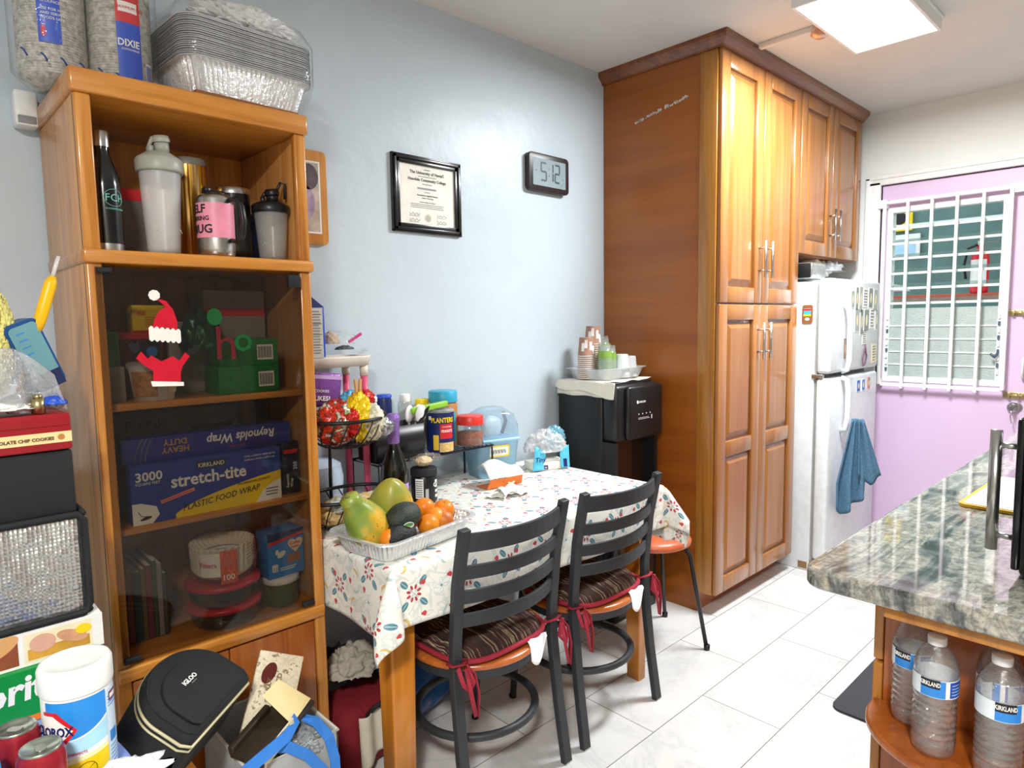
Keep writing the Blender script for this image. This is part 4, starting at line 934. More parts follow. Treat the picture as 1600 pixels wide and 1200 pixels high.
def cushion(label, loc, rz=0):
    q = thing('seat_cushion', label, 'cushion', loc, rz, 'striped cushions tied to the chairs')
    n = 48; m = MB(); vs = []; fs = []
    secs = [(.60, .002), (.90, .002), (1.0, .018), (.93, .036), (.7, .050), (.4, .056), (.15, .050), (.03, .046)]
    def rim(i, k):
        t = 2*PI*i/n; e = .55; r = 1/((abs(math.cos(t))**(2/e)+abs(math.sin(t))**(2/e))**(e/2))
        return (r*.188*k*math.cos(t), r*.182*k*math.sin(t))
    for k, z in secs:
        for i in range(n): x, y = rim(i, k); vs.append((x, y, z+.004*math.sin(i*1.9)*(k > .5)))
    fs = [(j*n+i, j*n+(i+1) % n, (j+1)*n+(i+1) % n, (j+1)*n+i) for j in range(len(secs)-1) for i in range(n)]
    fs += [tuple(reversed(range(n))), tuple((len(secs)-1)*n+i for i in range(n))]
    m.add(vs, fs, CU, None, True); m.build('pad', q)
    m = MB(); m.tube([(*rim(i, 1.02), .016) for i in range(n)], .008, MAR, 8, True); m.build('piping', q)
    for sx in (-1, 1):
        x = .20*sx
        m = MB()
        rib = lambda pts: m.tube(pts, .0075, MAR, 8, flat=.35)
        rib([(x*.80, -.150, .02), (x*.98, -.176, .03), (x+.024*sx, -.166, .03), (x+.02*sx, -.140, .03), (x*.92, -.138, .02), (x*.8, -.15, .02)])
        rib([(x+.018*sx, -.182, .03), (x-.006, -.190, -.02), (x+.020, -.195, -.05), (x+.034, -.188, -.03), (x+.012, -.184, .02)])
        rib([(x+.012, -.184, .03), (x+.035, -.19, .0), (x+.045, -.195, -.06), (x+.04, -.195, -.13)])
        rib([(x+.01, -.184, .02), (x+.012, -.2, -.05), (x+.028, -.2, -.12)])
        m.build('tie', q)
    m = MB(); m.grid(lambda u, v_: (.035+.075*u+.012*math.sin(v_*3), -.178-.040*v_-.008*math.sin(u*4), .014-.060*v_*v_*(.5+.5*math.sin(u*4+.5))+.006*math.sin(u*5+v_*4)), 10, 10, pm('white_care_tag', '#eef0f2', .7)); m.build('care_tag', q, solid=.001)
    return q
CH1P, CH2P = (1.300, 1.555, 0), (1.815, 1.560, 0)
make_chair('charcoal ladder-back chair nearest the bookcase, pushed under the table', CH1P, .02)
make_chair('charcoal ladder-back chair further from the bookcase, beside the orange stool', CH2P, 0)
cushion('striped brown cushion with maroon ties on the chair nearest the bookcase', (CH1P[0], CH1P[1], .4455), .02)
cushion('striped brown cushion with maroon ties on the chair beside the orange stool', (CH2P[0], CH2P[1], .4455), 0)

# orange stool
OV = pm('orange_vinyl', '#c4623c', .35, bmp=(200, .08)); LEGB = pm('black_stool_metal', '#1e1f22', .4)
q = thing('stool', 'round orange vinyl stool with thin black legs beside the pantry', 'stool', (2.41, 1.645, 0), -.45)
MB().lathe([(0, .445), (.155, .445), (.168, .452), (.170, .466), (.155, .482), (.08, .488), (0, .489)], OV, 40).build('seat', q)
for k in range(4):
    a = PI/4+k*PI/2; ca, sa = math.cos(a), math.sin(a)
    m = MB(); m.tube([(.03*ca, .03*sa, .436), (.12*ca, .12*sa, .439), (.150*ca, .150*sa, .432), (.168*ca, .168*sa, .405), (.180*ca, .180*sa, .34), (.241*ca, .241*sa, .012)], .009, LEGB, 10); m.cyl(.013, 0, .022, BLACK, 12, T3(.243*ca, .243*sa, 0)); m.build('leg', q)

# ================================================================== water dispenser
DSB = pm('dispenser_black', '#15171a', .38, bmp=(90, .04)); DSG = pm('dispenser_gloss_panel', '#2c1a12', .08, coat=.6)  # panel's brown is the pantry's reflection put into its base colour
q = thing('water_dispenser', 'tall black water dispenser standing between table and pantry', 'water dispenser', (2.40, 1.84, 0))
m = MB(); m.box(0, .34, .075, .35, 0, 1.12, DSB, .012); m.box(0, .34, 0, .08, 0, .60, DSB, .01); m.box(0, .025, .0, .08, .60, .86, DSB); m.box(.315, .34, .0, .08, .60, .86, DSB); m.build('body', q)
m = MB(); m.box(0, .34, -.01, .078, .86, 1.125, DSB, .02); m.box(.06, .335, -.035, 0, .865, 1.118, BLACK, .015)
m.box(.03, .31, .02, .2, 1.118, 1.135, BLACK, .006); m.build('head', q)
m = MB(); m.box(.025, .315, .068, .0765, .60, .862, DSG); m.rect(.03, .02, .28, .55, DSG, T3(0, -.0005, 0) @ FR); m.disc(.10, .775, .011, .015, YEL, T3(0, .067, 0) @ FR); m.disc(.10, .775, .004, .006, INK, T3(0, .067, 0) @ FR, .001); m.build('front_panel', q)
m = MB(); M = T3(0, -.035, 0) @ FR; m.rect(.12, 1.035, .012, .014, PAPER, M); m.text('AVALON', .013, PAPER, M, .136, 1.037, bold=.01)
for i, t_ in enumerate(('.', '*', '.', '*')): m.disc(.135+.03*i, .985, .003, .003, PAPER, M)
m.lines(.13, .958, .10, .012, 2, PAPER, M, .0008, .2); m.rect(.235, .955, .006, .02, PAPER, M); m.build('control_markings', q)
MB().disc(.20, .12, .006, .006, RED, T3(0, -.0, 1.1352)).build('indicator_light', q)
DT = pm('cream_dish_towel', '#e8e4d6', .9, bmp=(180, .4), var=(10, .03))
m = MB()
def tw(u, v_):
    x = 2.355+.40*u; y = 2.19-.30*v_-.03*math.sin(u*3); z = 1.1375+.0016*math.sin(x*60+y*40)
    z += .002*math.sin(u*15)
    if x < 2.398: d_ = (2.398-x); z -= d_*1.6; x = 2.393-.006*math.sin(y*40)
    if v_ > .80 and u < .62: e_ = (v_-.80)*.30; 
    return (x, y, z)
m.grid(tw, 50, 40, DT)
m.grid(lambda u, v_: (2.392-.012*v_-.004*math.sin(u*14), 2.19-.36*u, 1.139-.055*v_*(.6+.7*u+.15*math.sin(u*9))), 30, 8, DT)
one(m, 'dish_towel', 'cream dish towel spread over the water dispenser under the cup tray', 'towel', None, solid=.002)
q = thing('cup_tray', 'clear plastic tray of paper and plastic cups on the dish towel', 'tray', (2.575, 2.025, 1.142))
m = MB(); m.loft([(.150, .095, .03, 0), (.168, .112, .035, .048), (.182, .124, .04, .050), (.182, .124, .04, .054), (.164, .108, .03, .050), (.146, .092, .03, .004)], MILKY, capt=False); m.build('tray', q)
KR = pm('kraft_paper_cup', '#a07a68', .7); GB_ = pm('green_cup_band', '#7fa548', .4); TC = clear('clear_cup', '#f2f8f2', .12, .08, 1.3); WC = clear('white_translucent_cup', '#eef2f4', .6, .25, .8)
def cup_k():
    m = MB(); m.lathe([(.041, 0), (.043, .002), (.041, .005), (.0335, .088), (.0335, .090)], KR, 28, capt=True); m.lathe([(.0415, -.0005), (.0432, .0015), (.0415, .0045)], PAPER, 28)
    M = I4
    for a_, z_ in ((-.6, .045), (-.2, .06), (.5, .05), (.9, .03)): m.patch(.0418-.0085*(z_-.02)/.088, a_-.95, a_-.55, z_-.02, z_+.02, PAPER, None, .0418-.0085*(z_+.02)/.088, 4)
    return m
def cup_c():
    m = MB(); m.lathe([(.036, 0), (.037, .002), (.036, .004), (.029, .095), (.0, .095)], TC, 24); m.patch(.0345, -3.14, 3.14, .03, .062, GB_, None, .032, 24); return m
def cup_w():
    return MB().lathe([(.038, 0), (.040, .002), (.038, .005), (.030, .095), (.027, .099), (0, .099)], WC, 28)
CZ = 1.1475
def cups(mk, name, x, y, n, dz, labels, group, tilt=(0, 0)):
    first = None
    for k in range(n):
        lab = labels[0] if k == n-1 else labels[1]
        if first is None: first = tag(mk().build(name, None, (x, y, CZ)), lab, 'cup', group); o = first
        else: o = first.copy(); COL.objects.link(o); o['label'] = lab
        o.location = (x+tilt[0]*k*dz, y+tilt[1]*k*dz, CZ+k*dz); o.rotation_euler = (-math.atan(tilt[1]), math.atan(tilt[0]), .4*0)
cups(cup_k, 'paper_cup', 2.447, 2.045, 12, .0095, ('brown and white patterned cup on top of the left cup stack', 'paper cup nested in the left stack, only its white rim showing'), 'brown paper cups in the tray')
cups(cup_k, 'paper_cup', 2.545, 2.085, 16, .0105, ('patterned brown cup topping the tallest stack in the tray', 'paper cup nested below the top of the tallest stack'), 'brown paper cups in the tray')
cups(cup_c, 'plastic_cup', 2.485, 1.965, 8, .010, ('clear green-banded cup on top of the front left clear stack', 'clear cup nested in the front left clear stack'), 'green-banded clear cups')
cups(cup_c, 'plastic_cup', 2.545, 1.985, 7, .010, ('clear green-banded cup topping the middle clear stack', 'clear cup nested in the middle clear stack'), 'green-banded clear cups')
cups(cup_c, 'plastic_cup', 2.605, 2.06, 8, .0145, ('leaning clear cup with green stripes at the back of the tray', 'clear cup nested in the leaning back stack'), 'green-banded clear cups', (-.10, 0))
cups(cup_w, 'plastic_cup', 2.600, 1.950, 3, .006, ('larger frosted white upturned cup in the middle of the tray', 'frosted cup nested inside the larger upturned stack'), 'frosted upturned cups')
cups(cup_w, 'plastic_cup', 2.675, 1.960, 1, .006, ('single frosted upturned cup at the right end of the tray', ''), 'frosted upturned cups')

# ================================================================== on the table: fruit pan
TT = TZT+.0055
PANP = (1.098, 1.622); PR = .16
fp = foil_pan(.184, .122, .060, rimw=.012)
fpo = one(fp, 'foil_tray', 'shallow foil tray holding papayas, avocados and oranges on the table', 'foil tray', (PANP[0], PANP[1], TT), PR)
def inpan(x, y, z): c_, s_ = math.cos(PR), math.sin(PR); return (PANP[0]+x*c_-y*s_, PANP[1]+x*s_+y*c_, TT+z)
def fruit_mat(name, c1, c2, c3, sc=6, spots=True, rough=.35, lo=.38, hi=.62):
    m_, nt, b = newmat(name); v = coords(nt); f = noise_n(nt, v, sc, 3, .5)
    col = ramp(nt, f, [(lo, hx(c1)), (.5, hx(c2)), (hi, hx(c3))]); E.nt = nt
    if spots:
        vo = nt.nodes.new('ShaderNodeTexVoronoi'); nt.links.new(v, vo.inputs['Vector']); vo.inputs['Scale'].default_value = 95
        gate = E(noise_n(nt, v, 16, 2)).gt(.52); s_ = E(vo.outputs['Distance']).lt(.22)*gate
        col = mixc(nt, E.op('MULTIPLY', s_, .6), col, hx('#6b5a20'))
    nt.links.new(col, b.inputs['Base Color']); b.inputs['Roughness'].default_value = rough; bump(nt, b, noise_n(nt, v, 140, 2), .06, .002); return m_
PAP1 = fruit_mat('green_papaya_skin', '#6b8a34', '#8d9c3e', '#d8aa30', 9); PAP2 = fruit_mat('yellow_papaya_skin', '#8d9440', '#aaa23c', '#d6aa34', 8)
def papaya(label, loc, mat, L, R, rot, neck=.0):
    m = MB(); pr_ = []
    for i in range(25):
        t = i/24; r = R*math.sin(PI*min(1, t**.85))**.62*(1-.30*neck*t) if 0 < t < 1 else 0
        if t > .72: r = max(r, R*neck*.40*(1 if t < .97 else (1-t)/.03)) if neck else r
        pr_.append((max(r, .0004), L*t-L/2))
    n = 40; vs = []; fs = []
    for j, (r, z) in enumerate(pr_):
        for i in range(n): a_ = 2*PI*i/n; rr_ = r*(1+.025*math.cos(5*a_)); vs.append((rr_*math.cos(a_), rr_*math.sin(a_), z))
    fs = [(j*n+i, j*n+(i+1) % n, (j+1)*n+(i+1) % n, (j+1)*n+i) for j in range(24) for i in range(n)]
    m.add(vs, fs, mat, None, True)
    o = one(m, 'papaya', label, 'papaya', loc); o.rotation_euler = rot; 
    if neck: MB().lathe([(.0, 0), (.008, 0), (.006, .012), (0, .013)], pm('papaya_stem', '#7a7438', .8), 12, T3(0, 0, L/2-.006)).build('stem', o)
    return o
papaya('green and yellow papaya with a narrow neck at the left of the foil tray', inpan(-.142, .006, .092), PAP1, .225, .068, (.15, -.62, 0), 1.0)
papaya('rounder yellow-green papaya standing behind the avocado in the foil tray', inpan(-.012, .045, .105), PAP2, .195, .070, (.35, -.28, .2), 0)
AV = pm('avocado_skin', '#29342c', .45, bmp=(160, .4), var=(20, .25)); AV2 = pm('dark_avocado_skin', '#22262b', .5, bmp=(160, .4))
def avocado(label, loc, mat, rot, st_=True):
    m = MB(); m.blob((0, 0, 0), (.056, .042, .041), mat, .02, 10, 3, 4)
    o = one(m, 'avocado', label, 'avocado', loc); o.rotation_euler = rot
    if st_:
        s = MB(); Q = RZ(-.45) @ T3(.004, -.0440, -.012) @ RX(.28) @ FR; s.disc(0, 0, .0155, .0115, PAPER, Q, .0012); s.disc(0, .002, .013, .006, pm('sticker_green', '#57a05a', .4), Q, .0016); s.disc(-.004, -.004, .005, .003, YEL, Q, .002); s.build('fruit_sticker', o)
    return o
avocado('dark green avocado with an oval sticker lying on the fruit in the foil tray', inpan(-.052, -.050, .096), AV, (0, -.12, PR-.1))
avocado('nearly black avocado half hidden at the front of the foil tray', inpan(-.078, -.060, .050), AV2, (0, 0, .2), False)
ORM = fruit_mat('orange_peel', '#e27a10', '#ea8a14', '#f09a1c', 8, False, .4); ORB = fruit_mat('dull_orange_peel', '#b8602a', '#d07a2c', '#dd8a2c', 14, False, .45)
OR = [(-.108, -.052, .052, ORM, 'orange in front of the left papaya in the foil tray'), (.075, .058, .040, ORM, 'orange tucked behind the yellow papaya in the foil tray'),
      (.088, .005, .080, ORM, 'topmost orange of the pile right of the papaya'), (.125, .055, .050, ORM, 'orange at the back right corner of the foil tray'),
      (.138, -.030, .068, ORM, 'orange nearest the right rim of the foil tray, at the front'), (.080, -.045, .060, ORM, 'orange between the avocado and the right-hand oranges'),
      (.100, -.062, .050, ORB, 'dull reddish orange low behind the front rim of the foil tray'), (.036, -.062, .052, ORM, 'small orange beside the stickered avocado'), (.150, .02, .036, ORM, 'orange mostly hidden under the others at the tray right end')]
OM = None
for x, y, z, mt, lab in OR:
    m = MB(); R = .033; m.lathe([(max(.0005, R*math.sin(t)*(1-.0)), -R*.93*math.cos(t)-(.003*math.exp(-((PI-t)/.25)**2))*1) for t in [PI*i/18 for i in range(19)]], mt, 30)
    m.disc(0, 0, .003, .003, pm('orange_stem_end', '#5d6a2a', .8), T3(0, 0, R*.93-.0025), .0006)
    o = one(m, 'orange', lab, 'orange', inpan(x, y, z), group='oranges in the foil tray'); o.rotation_euler = (random.uniform(-.6, .6), random.uniform(-.6, .6), random.uniform(0, 3))

# ================================================================== table back row
BLW = pm('black_wire', '#1b1b1d', .4, .3)
q = thing('wire_rack', 'black wire shelf rack standing on the table against the wall', 'rack', (0, 0, 0))
RX0, RX1, RY0, RY1, RZ_ = 1.25, 1.80, 2.005, 2.185, .918
m = MB(); m.tube([(RX0, RY0, RZ_), (RX1, RY0, RZ_), (RX1, RY1, RZ_), (RX0, RY1, RZ_)], .004, BLW, 8, True)
for i in range(1, 26): x = RX0+(RX1-RX0)*i/26; m.tube([(x, RY0, RZ_+.001), (x, RY1, RZ_+.001)], .002, BLW, 6)
m.build('grid_top', q)
for x, y in ((RX0+.005, RY0), (RX1-.005, RY0), (RX0+.005, RY1), (RX1-.005, RY1)): MB().tube([(x, y, RZ_), (x, y, TT)], .004, BLW, 8).build('leg', q)
# black utensil bin
q = thing('utensil_bin', 'black open bin of plastic cutlery on the wire rack', 'bin', (1.358, 2.075, RZ_+.006))
m = MB(); m.loft([(.108, .06, .01, 0), (.112, .064, .012, .125), (.106, .058, .01, .125), (.103, .055, .01, .006)], BLACK, capt=True, n=24); m.build('bin', q)
def cutlery(label, x, y, mat, kind, rot):
    m = MB(); m.bar([(0, 0, 0), (0, 0, .10)], .009, .003, mat)
    if kind == 'spoon': m.blob((0, 0, .128), (.024, .007, .034), mat, .0, 5, 1, 3)
    elif kind == 'fork':
        m.bar([(0, 0, .10), (0, 0, .118)], .02, .003, mat)
        for dx in (-.008, -.0027, .0027, .008): m.bar([(dx, 0, .116), (dx, 0, .15)], .003, .0025, mat)
    else: m.prism([(-.008, .10), (.008, .10), (.010, .16), (.004, .185), (-.006, .165)], .002, mat, FR)
    o = one(m, kind, label, 'cutlery', (x, y-.02, RZ_+.040)); o.rotation_euler = rot
WP = pm('white_cutlery_plastic', '#e6e8ea', .3)
cutlery('front white plastic spoon leaning in the black bin', 1.437, 2.05, WP, 'spoon', (.12, .10, 0)); cutlery('white plastic spoon behind the front white spoon', 1.415, 2.07, WP, 'spoon', (.1, -.05, .3)); cutlery('right-hand white plastic spoon in the black bin', 1.44, 2.085, WP, 'spoon', (.0, .32, .2)); cutlery('white fork beside the white spoons in the bin', 1.43, 2.055, WP, 'fork', (.1, .22, 0))
cutlery('black knife slanting out of the bin in front of white spoons', 1.385, 2.045, BLACK, 'knife', (.1, .55, 0)); cutlery('black fork fanned out at the left of the bin', 1.325, 2.05, BLACK, 'fork', (.1, -.45, 0)); cutlery('black spoon at the left of the bin', 1.335, 2.07, BLACK, 'spoon', (.1, -.30, 0)); cutlery('black knife standing at the left end of the bin', 1.30, 2.08, BLACK, 'knife', (0, -.15, 0))
def jar(name, label, loc, r, h, body, lid, lh, extra=None, fill=None, cat='jar', lr=1.0, rz=-.62):
    q = thing(name, label, cat, loc, rz)
    m = MB(); m.lathe([(0, 0), (r*.92, 0), (r, .006), (r, h-lh-.012), (r*.88, h-lh)], body, 32)
    if fill: m.lathe([(0, .003), (r*.94, .003), (r*.94, (h-lh)*fill[1]), (0, (h-lh)*fill[1])], fill[0], 24)
    m.build('body', q)
    m = MB(); m.lathe([(r*lr, h-lh), (r*lr, h-.003), (r*lr-.003, h), (0, h)], lid, 32); m.build('lid', q)
    if extra: m = MB(); extra(m, r, h); m.build('label', q)
    return q
RT_ = RZ_+.006
PB = pm('peanut_butter', '#b07a3e', .5); BLID = pm('turquoise_lid', '#2d9fc0', .4); YLID = pm('bright_yellow_lid', '#ecd21c', .4); RLID = pm('bright_red_lid', '#d8362c', .35)
jar('peanut_butter_jar', 'peanut butter jar with turquoise lid behind the nut canister', (1.640, 2.125, RT_), .058, .225, PB, BLID, .045, lambda m, r, h: (m.patch(r+.0006, -1.3, 1.0, .02, .14, TEAL), m.text('PEANUT', .02, PAPER, RZ(0), -.04, .12, wrap=r+.001, bold=.02)))
def planters(m, r, h):
    m.patch(r+.0006, -2, 2, .004, h-.012, NAVY, seg=24); m.text('PLANTERS', .026, YEL, RZ(0), -.038, .118, wrap=r+.001, sx=.78, bold=.03)
    m.patch(r+.001, -.95, -.70, .128, .142, PAPER, seg=3)
    m.patch(r+.001, -.05, .95, .055, .112, RED, seg=6); m.text('COCKTAIL', .0085, PAPER, I4, .004, .098, wrap=r+.0015); m.text('PEANUTS', .014, PAPER, I4, .002, .080, wrap=r+.0015, sx=.8, bold=.02)
    m.patch(r+.001, -.1, 1.1, .004, .040, pm('peanut_picture', '#d8b672', .5, var=(130, .35)), seg=8); m.patch(r+.0012, -.55, -.15, .012, .07, pm('plain_yellow_print', '#e8c23a', .5), seg=4)
jar('nut_canister', 'navy peanut canister with yellow lettering on the wire rack', (1.562, 2.045, RT_), .0535, .165, NAVY, clear('nut_can_lid', '#e8eef0', .3, .2), .010, planters, cat='canister', lr=1.02)
jar('spice_jar', 'clear jar of red spice with a red lid on the wire rack', (1.722, 2.055, RT_), .055, .122, clear('clear_jar', '#f4f4f0', .08, .06, 1.4), RLID, .036, None, (pm('red_brown_spice', '#9a4a22', .8, bmp=(120, .8), var=(60, .45)), .62), lr=1.0)
jar('spice_bottle', 'white topped dark spice bottle at the left behind the black cutlery', (1.325, 2.165, RT_), .028, .225, pm('white_label_bottle', '#e6e9ec', .4), WHITE, .02, None, cat='bottle')
jar('salt_canister', 'navy salt canister behind the cutlery bin', (1.388, 2.165, RT_), .029, .228, NAVY, BLUE, .012, lambda m, r, h: m.disc(0, 0, .012, .01, PAPER, T3(.004, -r-.001, .115) @ FR), cat='canister')
jar('spice_bottle', 'clear spice bottle with a white cap behind the white spoons', (1.482, 2.165, RT_), .028, .222, clear('clear_bottle', '#f4f6f4', .15, .06, 1.4), WHITE, .03, None, (pm('dark_pepper', '#3a332c', .9), .6), cat='bottle', lr=.75)
jar('spice_bottle', 'taller yellow-capped spice bottle left of the peanut butter', (1.565, 2.165, RT_), .028, .195, clear('clear_bottle', '#f4f6f4', .15), YLID, .03, None, (pm('tan_spice', '#b49a5c', .9), .7), cat='bottle')
jar('spice_bottle', 'shorter yellow-capped spice bottle behind the white spoons', (1.505, 2.125, RT_), .030, .165, clear('clear_bottle', '#f4f6f4', .15), YLID, .028, None, (pm('tan_spice', '#b49a5c', .9), .7), cat='bottle')
jar('spice_bottle', 'red-brown bottle beside the pink rack post', (1.285, 2.15, RT_), .022, .14, pm('dark_red_bottle', '#7a1c20', .25), GOLD, .03, None, cat='bottle', lr=.7)
jar('spice_bottle', 'small blue-labelled bottle squeezed between bin and nut canister', (1.488, 2.075, RT_), .018, .10, pm('pale_blue_bottle', '#7fa0c8', .3), BLUE, .012, None, cat='bottle')
m = MB(); m.box(-.085, .085, -.012, .012, 0, .022, pm('lime_green_packet', '#8cc63a', .35), .004, RY(-.08)); m.rect(-.07, -.006, .05, .012, CREAM, RY(-.08) @ T3(0, 0, .022)); one(m, 'green_packet', 'lime green packet lying across the nut canister top', 'packet', (1.50, 2.03, RT_+.168))
# wine bottle
DG = pm('dark_green_glass', '#0e110d', .08, coat=.3); PUR = pm('purple_foil', '#8d6cb8', .3, .4, bmp=(140, .6))
q = thing('wine_bottle', 'dark wine bottle with purple foil neck behind the papayas', 'bottle', (1.245, 1.892, TT)); q.scale = (1.1, 1.1, 1.07)
MB().lathe([(0, 0), (.040, 0), (.042, .006), (.042, .135), (.037, .165), (.022, .205), (.0155, .23), (.0145, .25)], DG, 32).build('glass', q)
MB().lathe([(.0155, .225), (.0185, .23), (.0195, .29), (.0215, .30), (.0215, .315), (.014, .322), (0, .323)], PUR, 24).lathe([(.0158, .232), (.0162, .236), (.0165, .244)], CREAM, 24).build('foil_neck', q)
MB().patch(.0425, -.3, 1.2, .035, .10, pm('lilac_label', '#b69bd6', .5)).build('label', q)
def tubl(m, r, h):
    m.patch(r+.0006, -.7, -.05, .02, .092, PAPER); m.lines(-.03, .025, .022, .06, 7, INK, T3(-.0, -r-.002, 0) @ FR, .001) if False else None
    for k in range(8): m.patch(r+.0012, -.65, -.12, .026+.008*k, .0285+.008*k, INK)
    for k in range(7): m.patch(r+.0008, .10+.035*k, .12+.035*k, .02, .055, PAPER)
    m.text('C4', .02, PAPER, RZ(.95), -.01, .06, wrap=r+.001, bold=.03)
    for k in range(4): m.patch(r+.0008, .95, 1.3, .02+.018*k, .03+.018*k, PAPER)
jar('supplement_tub', 'black supplement tub with white label beside the wine bottle', (1.405, 1.945, TT), .047, .125, BLACK, MATTE, .025, tubl, cat='tub', lr=1.03)
one(MB().blob((0, 0, .022), (.030, .022, .017), pm('pale_nuts', '#e0c9a0', .7), .25, 30, 2, 3).blob((.01, 0, .022), (.055, .035, .022), WRAP, .4, 18, 4, 4, squash=.0), 'snack_bag', 'small clear bag of pale food on the black tub lid', 'bag', (1.405, 1.945, TT+.126))
# light blue dispenser with clear dome
LB = pm('light_blue_plastic', '#9cc9e6', .3, var=(5, .02)); LBT = clear('clear_blue_plastic', '#dcecf5', .22, .08, 1.2)
q = thing('storage_container', 'light blue storage container with a clear hinged lid by the wall', 'container', (1.862, 2.085, TT), -.25)
m = MB(); m.loft([(.085, .065, .02, 0), (.098, .078, .022, .15), (.104, .084, .022, .152), (.104, .084, .022, .164)], LB); m.build('base', q)
m = MB(); m.loft([(.100, .080, .022, .165), (.100, .080, .03, .215), (.088, .070, .04, .262), (.05, .045, .04, .288)], LBT, capb=False); m.build('lid', q)
m = MB(); M = T3(0, -.0665, 0) @ RX(.087) @ FR; m.box(-.046, .046, .088, .137, -.0005, .001, PAPER, 0, M); m.rect(-.046, .088, .092, .006, YEL, M, .0014); m.rect(-.046, .131, .092, .006, YEL, M, .0014); m.rect(.041, .088, .005, .049, YEL, M, .0014)
for k in range(5): m.tube([M @ Vector((-.034+.014*k+.006*math.sin(t), .112+.008*math.cos(t*1.4), .0018)) for t in [j*.8 for j in range(7)]], .0009, INK, 4)
m.build('label', q)
one(MB().blob((0, 0, .03), (.055, .03, .05), WHITE, .1, 8, 2, 3).tube([(.05, -.01, .0), (.075, -.01, .05), (.06, -.01, .09)], .008, pm('dark_scoop', '#4a5868', .4)), 'scoop', 'white scoop with dark handle inside the clear blue container lid', 'scoop', (1.865, 2.085, TT+.172))
# snack sleeve, napkins, tissue pack
q = thing('food_sleeve', 'orange and white paper food sleeve lying on the table', 'food wrapper', (1.755, 1.915, TT+.001), -.12)
m = MB(); m.add([(-.085, -.03, 0), (.085, -.03, 0), (.078, -.045, .038), (-.078, -.045, .038), (-.085, .05, 0), (.085, .05, 0)], [(0, 1, 2, 3), (0, 4, 5, 1)], ORANGEP); m.disc(.028, .019, .018, .012, CREAM, T3(0, -.0385, 0) @ RX(-.37) @ FR @ T3(0, 0, 0), .004); m.disc(.028, .019, .010, .006, ORANGEP, T3(0, -.0385, 0) @ RX(-.37) @ FR, .0048); m.build('orange_front', q, solid=.001)
m = MB(); m.grid(lambda u, v_: (-.08+.17*u+.02*v_, -.045+.12*v_, .038+.075*math.sin(v_*PI*.72)*(.75+.25*math.sin(u*5))-.02*v_), 20, 16, pm('white_food_paper', '#ece9e4', .7, bmp=(60, .4))); m.grid(lambda u, v_: (.085+.012*math.sin(v_*3), -.03+.08*v_, .001+.05*u*(1-v_*.6)), 8, 8, PAPER); m.build('white_back', q, solid=.001)
m = MB(); m.text('COOKED LOUISIANA FAST', .006, INK, T3(-.075, -.0470, .0385) @ RX(.25), bold=.0); m.build('printed_line', q)
one(MB().grid(lambda u, v_: (-.06+.14*u+.015*math.sin(v_*5), -.04+.08*v_+.012*math.sin(u*6), .002+.022*abs(math.sin(u*5+v_*2))*(1-v_)*(u*(1-u)*4)+.004*math.sin(v_*9)**2), 26, 20, pm('napkin_paper', '#f2f2ee', .9, bmp=(120, .3))).grid(lambda u, v_: (-.045+.09*u, .03-.06*v_+.01*u, .012+.022*math.sin(v_*PI)+.004*math.sin(u*9)), 18, 14, pm('napkin_paper', '#f2f2ee', .9)), 'paper_napkin', 'crumpled white napkin lying on the tablecloth', 'napkin', (1.66, 1.775, TT+.002), .1, solid=.001)
q = thing('tissue_pack', 'open plastic pack of paper napkins with light blue print on the table', 'tissue pack', (2.105, 1.995, TT+.001), -.35)
MB().box(-.085, .085, -.05, .05, 0, .035, pm('cream_tissue', '#efeada', .8), .004).build('tissues', q)
m = MB(); m.blob((0, .005, .075), (.090, .055, .085), clear('crinkled_clear_plastic', '#ffffff', .35, .15, .8, (60, .6)), .22, 13, 6, 4, squash=.003); m.blob((.055, .02, .125), (.045, .02, .05), clear('crinkled_blue_plastic', '#8ed3ea', .45, .1, 1.8), .3, 20, 3, 3); m.build('wrapper', q)
AQ = pm('aqua_wrapper_print', '#5cc4e4', .3, bmp=(60, .5))
MTX = T3(-.072, -.062, .03) @ RX(-.15) @ FR
MB().grid(lambda u, v_: (-.092+.055*u+.02*v_, -.056-.004*math.sin(u*4)+.015*v_, .004+.105*v_*(1-.25*u)), 10, 10, AQ).build('printed_wrap', q, solid=.0008)
MB().text('Tiny', .028, NAVY, MTX, -.01, .012, shear=.3, bold=.02).rect(.030, -.022, .02, .018, NAVY, MTX, .002).text('50', .012, PAPER, MTX, .032, -.018, lift=.003).build('lettering', q)
MB().grid(lambda u, v_: (.045+.045*u, -.055+.01*v_, .004+.10*v_*(.8+.2*u)), 10, 10, AQ).build('printed_wrap', q, solid=.0008)
MB().rect(.125, -.018, .018, .035, NAVY, MTX, .004).build('printed_panel', q)

# ================================================================== pink rack, baskets
PK = pm('pink_rack_tube', '#d8547c', .35); WR = pm('cream_rack_plastic', '#d9d4c8', .5)
q = thing('storage_rack', 'small rack with pink posts and cream shelf on the table by the bookcase', 'rack', (0, 0, 0))
KX0, KX1, KY0, KY1 = .99, 1.255, 2.035, 2.19
m = MB(); m.loft([(.135, .078, .03, 1.275), (.142, .085, .035, 1.305), (.142, .085, .035, 1.312), (.134, .078, .03, 1.310), (.13, .074, .03, 1.283)], WR, T3((KX0+KX1)/2, (KY0+KY1)/2, 0)); m.build('top_shelf', q)
for x in (KX0+.012, KX1-.02):
    for y in (KY0+.015, KY1-.015):
        m = MB(); m.tube([(x, y, TT+.001), (x, y, 1.275)], .0125, PK, 14); m.cyl(.0145, 1.24, 1.28, WR, 14, T3(x, y, 0)); m.build('post', q)
q = thing('cereal_carton', 'blue-edged white cereal carton with dark gable top on the rack', 'carton', (1.028, 2.08, 1.3135))
